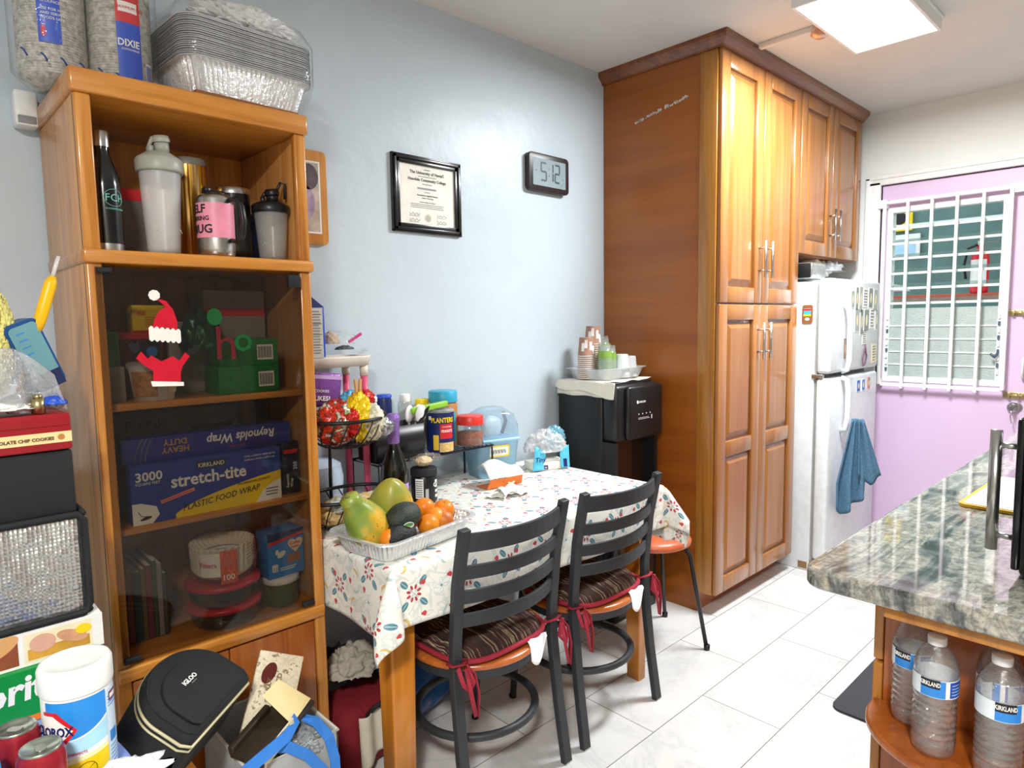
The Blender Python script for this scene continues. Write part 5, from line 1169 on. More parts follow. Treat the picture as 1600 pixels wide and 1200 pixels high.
MB().box(-.075, .05, -.055, .055, 0, .165, BLUE, .001).add([(-.075, -.055, .165), (.05, -.055, .165), (.05, .055, .165), (-.075, .055, .165), (-.075, 0, .205), (.03, 0, .205)], [(0, 1, 5, 4), (1, 2, 5), (2, 3, 4, 5), (0, 4, 3)], NAVY).rect(-.075, 0, .118, .162, pm('nutrition_panel', '#c9c8c0', .6), T3(0, -.055, 0) @ FR).build('carton_body', q)
m = MB(); M = T3(0, -.0556, 0) @ FR; m.lines(-.0, .01, .036, .145, 16, GREY, M); [m.rect(-.07, z, .110, .0012, INK, M, .001) for z in (.04, .075, .11, .14)]; m.build('printed_panel', q)
one(MB().blob((0, 0, .040), (.070, .038, .042), WRAP, .3, 11, 2, 4, squash=0).blob((-.03, 0, .040), (.032, .028, .040), pm('tan_contents', '#bda58c', .8), .2, 20, 3, 3, squash=.002).blob((.02, -.01, .018), (.03, .02, .014), pm('dark_contents', '#4a5258', .6), .3, 30, 3, 3, squash=.002).box(-.03, .03, -.002, .002, 0, .010, pm('magenta_zip', '#c2347e', .35), 0, T3(.065, -.01, .055) @ RY(-.5)), 'zip_bag', 'clear zip bag with magenta seal on the cream rack shelf', 'bag', (1.165, 2.10, 1.3135))
def wire_bowl(parent, r, h, z, n=16, oval=1.0, name='bowl', rb=.55):
    m = MB(); c_ = lambda t, rr, zz: (rr*math.cos(t), rr*oval*math.sin(t), zz)
    m.tube([c_(2*PI*i/40, r, z+h) for i in range(40)], .006, BLW, 8, True, flat=1); m.tube([c_(2*PI*i/40, r*rb, z) for i in range(40)], .003, BLW, 6, True)
    for k in range(n):
        a_ = 2*PI*k/n; m.tube([c_(a_+.5*s_, r*(rb+(1-rb)*math.sin(s_*PI/2)), z+h*(1-math.cos(s_*PI/2))) for s_ in [i/8 for i in range(9)]], .0022, BLW, 6)
    for k in range(5): rr = r*rb*k/5; m.tube([c_(2*PI*i/24, rr+.002, z) for i in range(24)], .002, BLW, 6, True)
    m.build(name, parent)
q = thing('tiered_basket', 'two-tier black wire basket of snacks beside the bookcase', 'basket', (1.060, 1.875, TT))
wire_bowl(q, .120, .085, .265, 18, .85, 'upper_basket'); wire_bowl(q, .150, .095, .010, 20, .72, 'lower_basket')
MB().tube([(.0, .112, .27), (0, .12, .15), (0, .12, .005)], .006, BLW, 8).tube([(-.0, .115, .35), (0, .10, .45)], .004, BLW).build('stand', q)
def bag(name, label, loc, rad, mat, extra=None, seed=1, rot=0):
    m = MB(); m.blob((0, 0, 0), tuple(1.12*c for c in rad), mat, .30, 17, seed, 3); 
    if extra: extra(m)
    return one(m, name, label, 'snack bag', loc, rot)
RBAG = pm('red_snack_foil', '#c8241e', .25, .2, bmp=(50, .6)); YBAG = pm('yellow_snack_foil', '#ecc81a', .25, .2, bmp=(50, .6)); MIX, nt, b = newmat('patterned_snack_foil'); v = coords(nt); nt.links.new(ramp(nt, noise_n(nt, v, 22, 3, .6, 1), [(.36, hx('#8a1a1a')), (.44, hx('#d8381e')), (.50, hx('#3a2a24')), (.56, hx('#cfc8b8')), (.62, hx('#8fae3a')), (.68, hx('#c7a23a'))]), b.inputs['Base Color']); b.inputs['Roughness'].default_value = .25; b.inputs['Metallic'].default_value = .25
PURB = pm('purple_snack_foil', '#7a4896', .3, .2, bmp=(40, .4)); SILB = pm('silver_snack_foil', '#a8a9ac', .25, .7, bmp=(70, .8))
m = MB(); m.box(-.055, .045, -.012, .012, 0, .11, PURB, .008, RY(.12)); m.rect(-.055, .09, .10, .012, pm('pale_purple', '#b79ac8', .4), RY(.12) @ T3(0, -.0125, 0) @ FR); m.text('LIKES?', .020, PAPER, RY(.12) @ T3(-.048, -.0128, .022) @ FR, bold=.02); m.text('COOKIES', .012, PAPER, RY(.12) @ T3(-.05, -.0128, .048) @ FR)
one(m, 'snack_bag', 'purple snack bag standing at the back of the upper basket', 'snack bag', (1.02, 1.93, TT+.385))
bag('snack_bag', 'green-edged bag of dark red snacks at the left of the upper basket', (1.02, 1.855, TT+.345), (.060, .035, .055), MIX, None, 3)
bag('snack_bag', 'bright yellow snack bag peaked in the middle of the upper basket', (1.085, 1.84, TT+.355), (.035, .03, .062), YBAG, lambda m: m.blob((-.03, -.015, -.01), (.022, .02, .04), RBAG, .3, 20, 4, 3), 5)
bag('snack_bag', 'shiny red snack bag at the back right of the upper basket', (1.135, 1.91, TT+.400), (.038, .025, .028), RBAG, None, 7)
bag('snack_bag', 'blue and white snack wrapper between the red and yellow bags', (1.105, 1.915, TT+.39), (.035, .02, .035), pm('blue_snack_foil', '#58a6cc', .3, .2, bmp=(50, .5)), None, 9)
bag('snack_bag', 'silver crumpled wrapper lying on the right of the upper basket', (1.14, 1.86, TT+.315), (.060, .045, .030), SILB, None, 11)
bag('snack_bag', 'pale patterned snack bag leaning in the upper basket', (1.125, 1.83, TT+.335), (.032, .03, .045), pm('pale_snack_foil', '#d9d3b8', .3, .1, bmp=(50, .5), var=(30, .4)), None, 12)
m = MB(); m.bar([(-.004, 0, 0), (-.009, 0, .075)], .010, .007, pm('pine_peg', '#c99a62', .7), (0, 1, 0)); m.bar([(.004, 0, 0), (.009, 0, .075)], .010, .007, pm('pine_peg', '#c99a62', .7), (0, 1, 0)); m.tube([(-.008, .006, .04), (.008, .006, .04)], .003, STEEL); one(m, 'clothespin', 'wooden clothespin clipped on the yellow snack bag', 'clothespin', (1.085, 1.84, TT+.400))
bag('snack_bag', 'tan bag lying in the lower basket behind the papaya', (1.06, 1.87, TT+.055), (.085, .055, .038), pm('tan_food_bag', '#bfa36c', .45, var=(20, .2)), None, 14)
bag('snack_bag', 'clear wrapped item at the left of the lower basket', (1.03, 1.84, TT+.085), (.05, .035, .02), pm('pale_wrap_bag', '#bcc6c0', .25, .2, bmp=(60, .6)), None, 15)
one(MB().blob((0, 0, .02), (.06, .03, .018), PAPER, .25, 14, 3, 3, squash=.0), 'paper_packet', 'white paper packet with a red spot in the lower basket', 'packet', (1.155, 1.90, TT+.05))
one(MB().lathe([(0, 0), (.06, 0), (.085, .05), (.09, .12), (.082, .165)], pm('pale_blue_ceramic', '#b9cadb', .3), 32).lathe([(.083, .165), (.06, .18), (0, .185)], pm('pale_blue_ceramic', '#b9cadb', .3), 32), 'pot', 'pale blue rounded pot standing behind the baskets', 'pot', (1.065, 2.10, TT+.001))

# ================================================================== under the table
q = thing('water_jug', 'large translucent blue water jug lying under the table', 'water jug', (1.345, 1.955, .138), .25)
BJ = pm('blue_jug_plastic', '#2f6fb4', .15, trans=.55, bmp=(30, .1), ior=1.2)
J = RY(PI/2)
MB().lathe([(0, -.19), (.10, -.19), (.130, -.175), (.136, -.15), (.136, -.06), (.130, -.05), (.130, -.04), (.136, -.03), (.136, .06), (.130, .07), (.136, .08), (.136, .13), (.10, .19), (.045, .225), (.03, .235), (.03, .26)], BJ, 40, J).build('jug_body', q)
MB().lathe([(.033, .245), (.033, .28), (0, .282)], BLUE, 24, J).build('cap', q)
GC_ = pm('grey_white_cloth', '#a8a294', .95, bmp=(30, .5)); DC = pm('dark_cloth', '#17171b', .95, bmp=(30, .5)); RC = pm('dark_red_bag_fabric', '#7a1420', .85, bmp=(60, .4))
one(MB().box(-.14, .13, -.10, .10, 0, .22, RC, .05, seg=4).tube([(-.06, -.09, .18), (-.04, -.12, .22), (.03, -.12, .22), (.05, -.09, .18)], .008, MATTE), 'duffel_bag', 'dark red bag on the floor behind the table leg', 'bag', (1.08, 1.87, .0), .1)
one(MB().blob((0, 0, .08), (.085, .07, .075), GC_, .32, 12, 2, 5, squash=.0), 'crumpled_cloth', 'grey-white crumpled cloth heaped on the red bag', 'cloth', (1.045, 1.86, .224))
one(MB().grid(lambda u, v_: (-.05+.10*u, -.014*math.sin(u*7)-.01*v_, -.17*v_*(1-.25*u)), 16, 14, pm('off_white_cloth', '#cfc9b8', .95)), 'hanging_cloth', 'off-white cloth hanging down the front of the red bag', 'cloth', (1.045, 1.755, .20), solid=.003)
one(MB().blob((0, 0, .06), (.075, .06, .055), DC, .4, 12, 6, 4, squash=.0), 'dark_garment', 'black garment between cloths behind the table leg', 'garment', (.985, 1.80, .27) if False else (1.03, 1.97, .224))
# ================================================================== wall pictures and clock
FBK = pm('black_frame', '#121316', .28, coat=.4)
q = thing('framed_diploma', 'black framed diploma hanging on the pale blue wall', 'framed diploma', (1.655, YL, 1.932))
w_, h_ = .171, .150
m = MB()
for i, (o_, d0, d1) in enumerate(((0, 0, .014), (.007, 0, .020), (.018, 0, .015))):
    e0 = (0, .007, .018, .034)[i]; e1 = (0, .007, .018, .034)[i+1]
    m.box(-w_+e0, w_-e0, -d1, 0, h_-e1, h_-e0, FBK, .001); m.box(-w_+e0, w_-e0, -d1, 0, -h_+e0, -h_+e1, FBK, .001); m.box(-w_+e0, -w_+e1, -d1, 0, -h_+e0, h_-e0, FBK, .001); m.box(w_-e1, w_-e0, -d1, 0, -h_+e0, h_-e0, FBK, .001)
m.build('frame', q)
m = MB(); m.box(-w_+.03, w_-.03, -.008, -.001, -h_+.03, h_-.03, pm('diploma_paper', '#f8f6ec', .7)); M = T3(0, -.008, 0) @ FR
def ct(t_, s_, y_, b_=0): m.text(t_, s_, INK, M, 0, y_, align='CENTER', bold=b_)
ct('On behalf of', .006, .100); ct('The University of Hawai\'i', .0165, .083, .02); ct('and upon recommendation of the Faculty of', .005, .073); ct('Honolulu Community College', .0155, .056, .02); ct('has conferred upon', .006, .043)
m.lines(-.05, .022, .10, .010, 1, GREY, M, .0008, .7)
ct('the degree of', .005, .012); ct('Associate in Applied Science', .009, -.002, .01); ct('Fashion Technology', .007, -.012); ct('with all its privileges and obligations', .0055, -.028); m.lines(-.085, -.052, .17, .020, 3, GREY, M, .0008, .35, .05)
m.disc(0, -.088, .016, .016, pm('pale_seal', '#cfc9b6', .5), M); m.disc(0, -.088, .010, .010, pm('pale_seal_inner', '#bdb7a2', .5), M, .001)
for x, y in ((-.09, -.075), (-.09, -.098), (.045, -.075), (.045, -.098)):
    m.tube([M @ Vector((x+.05*t, y+.005*math.sin(t*17+x*40), .001)) for t in [i/10 for i in range(11)]], .0006, INK, 4); m.lines(x-.002, y-.010, .055, .004, 1, GREY, M)
m.build('certificate', q)
MB().box(-w_+.03, w_-.03, -.0115, -.0105, -h_+.03, h_-.03, clear('picture_glass', '#ffffff', .02, .03, .7)).build('glass', q)
q = thing('digital_clock', 'dark digital wall clock showing 5:12', 'clock', (2.357, YL, 2.115))
m = MB(); m.prism(rrect(.137, .086, .022, 32), .030, pm('dark_brown_plastic', '#2c2326', .35), FR, True); m.prism(rrect(.128, .078, .018, 32), .012, BLACK, T3(0, 0, 0) @ FR); m.build('case', q, bevel=.003)
m = MB(); M = T3(0, -.030, 0) @ FR; m.prism(rrect(.112, .062, .004, 16), .0008, pm('lcd_grey', '#83959c', .55), M)
SEG = pm('lcd_segment', '#3c4850', .4); GH = pm('lcd_ghost', '#7d8b91', .4)
def seg7(cx, cy, w2, h2, on):
    t = .0085; S7 = {'a': (-w2, h2-t/2, 2*w2, t), 'g': (-w2, -t/2, 2*w2, t), 'd': (-w2, -h2-t/2, 2*w2, t), 'f': (-w2-t/2, .003, t, h2-.004), 'b': (w2-t/2, .003, t, h2-.004), 'e': (-w2-t/2, -h2+.002, t, h2-.004), 'c': (w2-t/2, -h2+.002, t, h2-.004)}
    for k in on: x, y, a_, c_ = S7[k]; m.rect(cx+x+.0006, cy+y, a_, c_, SEG, M, .0015)
seg7(-.042, .004, .017, .040, 'afgcd'); seg7(.022, .004, .0, .040, 'bc'); seg7(.052, .004, .015, .040, 'abged'); m.rect(-.006, .018, .005, .005, SEG, M, .0015); m.rect(-.006, -.014, .005, .005, SEG, M, .0015)
m.text('AM', .010, GH, M, -.098, .002, lift=.0015); m.text('12', .012, GH, M, .085, -.022, lift=.0015); m.text('8', .012, GH, M, .085, -.045, lift=.0015); m.build('display', q)
q = thing('wooden_plaque', 'oak framed picture on the wall half hidden by the bookcase', 'framed picture', (1.085, YL, 1.868))
MB().prism(rrect(.120, .163, .018, 32), .016, OAKZ, FR).build('plaque_frame', q, bevel=.003)
m = MB(); M = T3(0, -.016, 0) @ FR; m.rect(-.085, -.125, .178, .25, PAPER, M); m.rect(-.079, -.119, .166, .238, pm('faded_photo', '#b9a99c', .4, var=(18, .35)), M, .001); m.disc(.05, .07, .035, .045, pm('photo_dark_oval', '#5a4a50', .5, var=(30, .5)), M, .0015); m.disc(.03, -.02, .04, .06, pm('photo_figure', '#a890a8', .5, var=(30, .3)), M, .0015); m.build('photo', q)  # dark and mauve ovals are part of the printed picture

# ================================================================== granite counter and end shelf
GN_, nt, b = newmat('polished_granite'); v = coords(nt, (1, 1, 1.6), (0, 0, .9)); E.nt = nt
w1 = noise_n(nt, v, 5, 5, .6, 1.8)
st_ = coords(nt, (3.2, 17, 10), (0, 0, .45)); sn = noise_n(nt, st_, 1.0, 9, .64, 1.0)
c1 = ramp(nt, sn, [(.34, hx('#343836')), (.42, hx('#6a6e6c')), (.48, hx('#a09f97')), (.54, hx('#b8b4a4')), (.60, hx('#7a7d7c')), (.66, hx('#c0b698')), (.74, hx('#80857e'))])
c2 = ramp(nt, noise_n(nt, v, 60, 4, .7), [(.35, hx('#50524e')), (.6, hx('#ffffff'))])
mx_ = nt.nodes.new('ShaderNodeMix'); mx_.data_type = 'RGBA'; mx_.blend_type = 'MULTIPLY'; mx_.inputs[0].default_value = .6; nt.links.new(c1, mx_.inputs[6]); nt.links.new(c2, mx_.inputs[7])
nt.links.new(mx_.outputs[2], b.inputs['Base Color']); b.inputs['Roughness'].default_value = .06; b.inputs['Coat Weight'].default_value = .6; b.inputs['Coat Roughness'].default_value = .03
GX0, GX1, GY0, GY1 = 1.328, 4.02, -.45, .548
m = MB(); pts = []
r = .045
for cx, cy, a0_ in ((GX1-.01, GY1-.01, 0), (GX0+r, GY1-r, PI/2), (GX0+.02, GY0+.02, PI), (GX1-.01, GY0+.01, 1.5*PI)):
    rr_ = {0: .01, PI/2: r, PI: .02, 1.5*PI: .01}[a0_]
    for i in range(9): a_ = a0_+PI/2*i/8; pts.append((cx+rr_*math.cos(a_), cy+rr_*math.sin(a_)))
m.prism(pts, .042, GN_); o = m.build('countertop', None, (0, 0, .874)); md = o.modifiers.new('round', 'BEVEL'); md.width = .018; md.segments = 5; md.limit_method = 'ANGLE'; md.angle_limit = 1.0
for p in o.data.polygons: p.use_smooth = False
tag(o, 'polished grey-green granite countertop with a rounded corner', 'countertop')
CBW = wood('counter_cabinet_wood', '#8a4416', '#a5561c', '#b8682a', 'z', .6, .3, .45, .6)
CBE = wood('counter_edge_wood', '#a0641e', '#b97a2c', '#c98a3a', 'z', .8, .3, .4, .6)
KX = 1.555
q = thing('counter_cabinet', 'orange-brown wooden counter cabinet with curved open end shelves', 'cabinet', (0, 0, 0))
MB().box(KX+.02, GX1-.03, GY0+.05, .455, .0, .873, CBW).box(KX, KX+.02, GY0+.05, .452, 0, .873, CBW).build('carcass', q)
for i in range(4):
    x0 = KX+.005+i*.60; MB().box(x0, x0+.592, .456, .476, .66, .868, CBE, .003).build('drawer', q); MB().box(x0, x0+.592, .456, .476, .06, .652, CBE, .003).build('door', q)
def end_shelf(z, name='shelf'):
    R = .205; pts = [(KX, .470), (KX-.03, .470)]+[(KX-.03-(R-.03)*math.sin(t), .470-R+R*math.cos(t)) for t in [PI/2*i/14 for i in range(1, 15)]]+[(KX-R, -.30), (KX, -.30)]
    MB().prism(pts, .018, CBW, T3(0, 0, z-.018)).build(name, q, bevel=.005)
end_shelf(.575); end_shelf(.25)
MB().box(KX-.16, KX, .425, .43, .0, .01, CBW) if False else None
MB().box(GX0+.03, KX, GY0+.1, .40, .845, .873, CBE, .003).build('top_rail', q)
# bottled water
PET = clear('pet_plastic', '#ffffff', .05, .04, 2.0, (90, .35)); WAT = clear('water', '#ffffff', .04, .03, 1.6, (60, .9))
def bottle(loc, rz, label):
    q = thing('water_bottle', label, 'bottle', loc, rz, 'bottled water on the end shelf'); k = 1.06
    pr_ = [(0, .004), (.022, .004), (.030, 0), (.034, .008), (.035, .02)]
    for i in range(7): z = .028+i*.012; pr_ += [(.0355, z), (.0335, z+.004), (.0335, z+.007), (.0355, z+.011)]
    pr_ += [(.0345, .115), (.0350, .118), (.0350, .150), (.0360, .155), (.0355, .165), (.030, .182), (.020, .198), (.0140, .205), (.0138, .210)]
    pr_ = [(a_*k, c_*k) for a_, c_ in pr_]
    inner = [(max(0, a_-.0012), c_+.0004) for a_, c_ in pr_ if c_ < .185*k]; inner.append((0, inner[-1][1]))
    MB().lathe(inner, WAT, 32).build('water', q); MB().lathe(pr_, PET, 32).build('plastic', q)
    MB().lathe([(.0150*k, .204*k), (.0155*k, .206*k), (.0155*k, .217*k), (.0145*k, .219*k), (0, .219*k)], clear('white_cap', '#f4f6f8', .75, .2), 24).build('cap', q)
    m = MB(); R = .0362*k; m.patch(R, -PI, PI, .117*k, .150*k, pm('pale_label', '#dfeaf2', .4), seg=36); m.patch(R+.0003, -1.0, .1, .118*k, .149*k, SKYB, None, seg=10); m.patch(R+.0003, .30, 1.3, .119*k, .148*k, pm('label_cobalt', '#2a4fb0', .4), seg=8); m.patch(R+.0006, -1.0, -.15, .134*k, .150*k, INK, seg=8)
    m.text('KIRKLAND', .0115, PAPER, RZ(-.575), -.0165*k*1.0, .1385*k, wrap=R+.0008, sx=.62, bold=.02); m.patch(R+.0006, .12, .3, .120*k, .147*k, PAPER, seg=3)
    for j in range(4): m.patch(R+.0006, .40, 1.2-.1*j, .124*k+.006*j, .1255*k+.006*j, LBLUE, seg=6)
    m.build('label', q)
    return q
b0 = bottle((1.432, .325, .576), -1.0, 'front left water bottle nearest the shelf corner, label facing out')
dup(b0, (1.500, .235, .576), -1.5, 'water bottle second in the back row, between the two front bottles')
dup(b0, (1.428, .222, .576), -.6, 'front right water bottle under the steel handle')
dup(b0, (1.512, .385, .576), -1.3, 'water bottle directly behind the front left bottle')
dup(b0, (1.505, .150, .576), -1.4, 'rightmost water bottle at the edge of the frame')
one(MB().lathe([(0, 0), (.032, 0), (.04, .20), (.04, .205), (.035, .21), (0, .21)], WHITE, 24), 'white_canister', 'white canister on the lower curved shelf, only its top edge in view', 'canister', (1.415, .34, .2505))
# toaster oven
OVB = pm('oven_black', '#0d0e10', .3)
q = thing('toaster_oven', 'black toaster oven with a steel bar handle at the right edge', 'toaster oven', (0, 0, 0))
m = MB(); m.box(1.525, 1.98, -.17, .222, .928, 1.235, OVB, .008); m.build('body', q)
MB().box(1.53, 1.975, .222, .235, .935, 1.225, pm('oven_door_gloss', '#101114', .1), .004).build('door', q)
m = MB(); m.tube([(1.58, .275, .955), (1.58, .275, 1.195)], .0105, STEEL, 20); [m.tube([(1.58, .232, z), (1.58, .275, z)], .006, STEEL, 10) for z in (.985, 1.165)]; m.build('handle', q)
for x, y in ((1.56, .18), (1.94, .18), (1.56, -.13), (1.94, -.13)): MB().cyl(.014, .916, .93, BLACK, 12, T3(x, y, 0)).build('foot', q)
one(MB().lathe([(0, 0), (.028, 0), (.03, .01), (.022, .03), (.030, .05), (.026, .055), (0, .056)], BLACK, 20), 'black_knob_lid', 'small black knobbed item on top of the toaster oven', 'lid', (1.70, .19, 1.236))
m = MB(); m.prism(rrect(.215, .165, .02, 32), .008, pm('tray_yellow', '#d9a92c', .4)); m.prism(rrect(.205, .155, .016, 32), .0015, pm('tray_white', '#e9e4dc', .35, var=(12, .05)), T3(0, 0, .008)); one(m, 'serving_tray', 'white tray with a yellow rim on the granite counter', 'tray', (2.245, .255, .934-.0), -.03) if False else one(m, 'serving_tray', 'white tray with a yellow rim on the granite counter', 'tray', (2.250, .262, .917), -.03)

# ================================================================== left corner: side table and stacked boxes
SB = pm('blue_cloth', '#7890d0', .85, bmp=(60, .2))
q = thing('side_table', 'low side table in the left corner under the stacked boxes', 'table', (0, 0, 0))
MB().box(-.50, .262, 1.12, 1.82, .615, .645, OAKX, .004).build('tabletop', q)
for x, y in ((-.47, 1.15), (.20, 1.15), (-.47, 1.76), (.20, 1.76)): MB().box(x, x+.04, y, y+.04, 0, .615, OAKZ).build('leg', q)
m = MB()
def bc(u, v_):
    x = -.49+.83*u; y = 1.10+.72*v_; z = .6475+.0008*math.sin(x*30)
    if x > .270: d_ = x-.270; x = .270+.004*math.sin(y*30)+min(d_, .006); z -= max(0, d_-.004)
    return (x, y, z)
m.grid(bc, 60, 40, SB); one(m, 'table_cover', 'plain blue cloth covering the low side table', 'cloth', None, solid=.002)
ZT = .650
def deco_box(name, label, cat, x0, x1, y0, y1, z0, z1, mat, deco=None, bev=.002, rz=0):
    q = thing(name, label, cat, ((x0+x1)/2, (y0+y1)/2, z0), rz); w2, d2, h = (x1-x0)/2, (y1-y0)/2, z1-z0
    MB().box(-w2, w2, -d2, d2, 0, h, mat, bev).build('box_body', q)
    if deco: m = MB(); deco(m, T3(0, -d2, 0) @ FR, w2, h); m.build('printed_front', q)
    return q
def dor(m, M, w, h):
    m.rect(-w, h*.12, 2*w, h*.88, GREEN, M); m.rect(-w, 0, 2*w, h*.12, ORANGEP, M)
    m.text('Doritos', .070, PAPER, M @ T3(w-.250, h*.40, 0) @ RZ(.05), sx=.95, shear=.15, bold=.03, lift=.001); m.rect(w-.085, h*.34, .035, .005, YEL, M, .001)
deco_box('snack_box', 'green tortilla chip box at the bottom of the left stack', 'box', -.16, .292, 1.56, 1.79, ZT, .756, GREEN, dor)
def pho(m, M, w, h):
    m.rect(-w, 0, 2*w, h, PAPER, M); SK_ = pm('skin_toned_picture', '#d09a74', .5, var=(25, .3)); BRW = pm('brown_picture2', '#8a4a2c', .5, var=(20, .3)); OC = pm('ochre_picture', '#cf9a3a', .5, var=(20, .25))
    m.rect(w-.135, .006, .115, h-.012, CREAM, M, .001); m.rect(w-.130, .010, .105, .022, OC, M, .0014); m.disc(w-.105, .040, .022, .018, pm('terracotta_picture', '#d9a890', .5), M, .0018); m.disc(w-.055, .038, .028, .012, SK_, M, .0018, rot=-.4); m.disc(w-.035, .046, .014, .010, YEL, M, .0022)
    m.rect(-w, .006, 2*w-.145, h-.012, BRW, M, .001); m.disc(w-.27, .028, .035, .022, SK_, M, .0014, rot=.3); m.disc(w-.185, .046, .045, .018, pm('tan_picture', '#d8a468', .5), M, .0014, rot=.4); m.disc(w-.20, .036, .014, .012, YEL, M, .0018); m.rect(w-.31, .006, .05, .02, OC, M, .0016)
deco_box('shallow_box', 'shallow white box with food photos on the green snack box', 'box', -.16, .300, 1.575, 1.80, .757, .826, PAPER, pho)
INS, nt, b = newmat('insulated_foil'); v = coords(nt, (1, 1, 1)); ck = nt.nodes.new('ShaderNodeTexVoronoi'); ck.inputs['Scale'].default_value = 130; ck.inputs['Randomness'].default_value = .15; nt.links.new(v, ck.inputs['Vector']); b.inputs['Metallic'].default_value = .9; b.inputs['Roughness'].default_value = .3; b.inputs['Base Color'].default_value = hx('#c9cac8')
bn = nt.nodes.new('ShaderNodeBump'); bn.inputs['Strength'].default_value = .6; bn.inputs['Distance'].default_value = .004; nt.links.new(ck.outputs['Distance'], bn.inputs['Height']); bn2 = nt.nodes.new('ShaderNodeBump'); bn2.inputs['Strength'].default_value = .5; bn2.inputs['Distance'].default_value = .05; nt.links.new(noise_n(nt, v, 9, 3), bn2.inputs['Height']); nt.links.new(bn2.outputs[0], bn.inputs['Normal']); nt.links.new(bn.outputs[0], b.inputs['Normal'])
q = thing('insulated_bag', 'silver quilted insulated bag with black edging in the left stack', 'cooler bag', (.065, 1.69, .828))
MB().box(-.225, .215, -.11, .11, 0, .215, INS, .018, seg=4).build('bag_body', q)
m = MB(); E_ = [(-.225, -.112, .006), (.208, -.112, .006), (.217, -.108, .02), (.217, -.108, .20), (.205, -.112, .214), (-.225, -.112, .214)]; m.tube(E_, .007, MATTE, 8); m.tube([(.217, -.10, .212), (.217, .10, .212)], .007, MATTE); m.tube([(.217, -.1, .006), (.217, .1, .006)], .007, MATTE); m.build('piping', q)
deco_box('storage_box', 'matte black box between the silver bag and the red tin', 'box', -.17, .272, 1.585, 1.80, 1.044, 1.176, pm('black_cardboard', '#1b1d1f', .8), None, .006)
def ck_(m, M, w, h):
    m.rect(-w, h*.22, 2*w, h*.30, pm('cream_band', '#e3cf95', .5), M, .0008); m.text('CHOCOLATE CHIP COOKIES', .0088, pm('brown_ink', '#4a2418', .6), M, w-.030, h*.31, sx=1.0, bold=.03, lift=.0014, align='RIGHT'); m.disc(w-.018, h*.37, .006, .006, pm('cookie_brown', '#b07a3c', .6), M, .0014)
q = deco_box('cookie_tin', 'dark red chocolate chip cookies tin full of odds and ends', 'tin', -.17, .272, 1.58, 1.80, 1.178, 1.250, pm('tin_red', '#96161f', .4), ck_, .004)
m = MB(); m.box(-.219, .219, -.112, -.108, .05, .0735, pm('tin_red', '#96161f', .4), .001); m.build('rim', q)
TL = 1.2515
one(MB().box(-.09, .09, -.05, .05, 0, .035, pm('dark_teal_plastic', '#2b6a74', .4), .008), 'teal_case', 'dark teal case lying at the back in the red tin', 'case', (.075, 1.72, TL))
one(MB().blob((0, 0, .012), (.065, .03, .013), PAPER, .25, 14, 3, 3, squash=0), 'white_cloth', 'folded white cloth at the left edge of the red tin', 'cloth', (.150, 1.62, TL))
one(MB().blob((0, 0, .018), (.035, .025, .018), BLACK, .3, 20, 2, 3, squash=0), 'black_cable_bundle', 'black cable bundle in the middle of the red tin', 'cable', (.205, 1.66, TL))
one(MB().cyl(.012, 0, .03, BRASS, 16).cyl(.008, .03, .038, BRASS, 16), 'brass_fitting', 'small brass fitting standing in the red tin', 'fitting', (.225, 1.615, TL))
one(MB().blob((0, 0, .016), (.022, .018, .016), BLUE, .2, 20, 2, 3, squash=0), 'blue_scrap', 'small blue plastic scrap at the right edge of the red tin', 'scrap', (.252, 1.62, TL))
q = thing('plastic_case', 'blue plastic case with a pale teal face standing against the bookcase', 'case', (.262, 1.72, TL+.035)); q.rotation_euler = (0, -.38, .35)
MB().prism(rrect(.034, .075, .014, 24), .04, pm('cobalt_case', '#1c4a86', .35), T3(0, .02, .085) @ FR).build('case_body', q); m = MB(); M = T3(0, -.0205, .085) @ FR; m.prism(rrect(.029, .068, .010, 24), .001, pm('pale_teal_face', '#6a9aa2', .35), M); m.rect(-.030, -.075, .06, .035, pm('case_dark_end', '#232a52', .35), M, .0015); m.disc(.0, -.055, .006, .006, CHROME, M, .002); m.lines(-.018, .0, .02, .06, 4, SKYB, M, .0015, .15); m.build('case_face', q)
one(MB().grid(lambda u, v_: (-.10+.14*u*(1-.3*v_)+.06*v_, -.02*math.sin(u*7)-.01, .13*(1-v_)*(.55+.45*math.sin(u*PI*.9+.3))+.004), 26, 20, clear('crinkled_bag_plastic', '#f0f2f4', .25, .1, 2.2, (70, .8))), 'clear_plastic_bag', 'torn clear plastic bag standing up in the red tin', 'plastic bag', (.215, 1.63, TL), solid=.0005)
YB = pm('yellow_brush_bristle', '#e4dc86', .8, bmp=(90, 1), var=(40, .2)); YP = pm('yellow_plastic', '#f0b80c', .35)
o = one(MB().blob((0, 0, .10), (.030, .025, .095), YB, .20, 22, 3, 5), 'yellow_duster', 'fluffy pale yellow duster at the left edge of the frame', 'duster', (.176, 1.70, TL+.045))
q = thing('scrub_brush', 'yellow long-handled brush slanting above the red tin', 'brush', (.205, 1.70, TL+.036)); q.rotation_euler = (0, .30, 0)
MB().tube([(0, 0, 0), (0, 0, .09), (.0, 0, .14)], .006, YP, 10).tube([(0, 0, .13), (0, 0, .16), (0, 0, .24), (0, 0, .255)], [.008, .012, .012, .007], YP, 12).build('handle', q); MB().tube([(0, 0, .252), (0, 0, .30)], .004, clear('clear_tip', '#ffffff', .4)).build('hanging_tip', q)

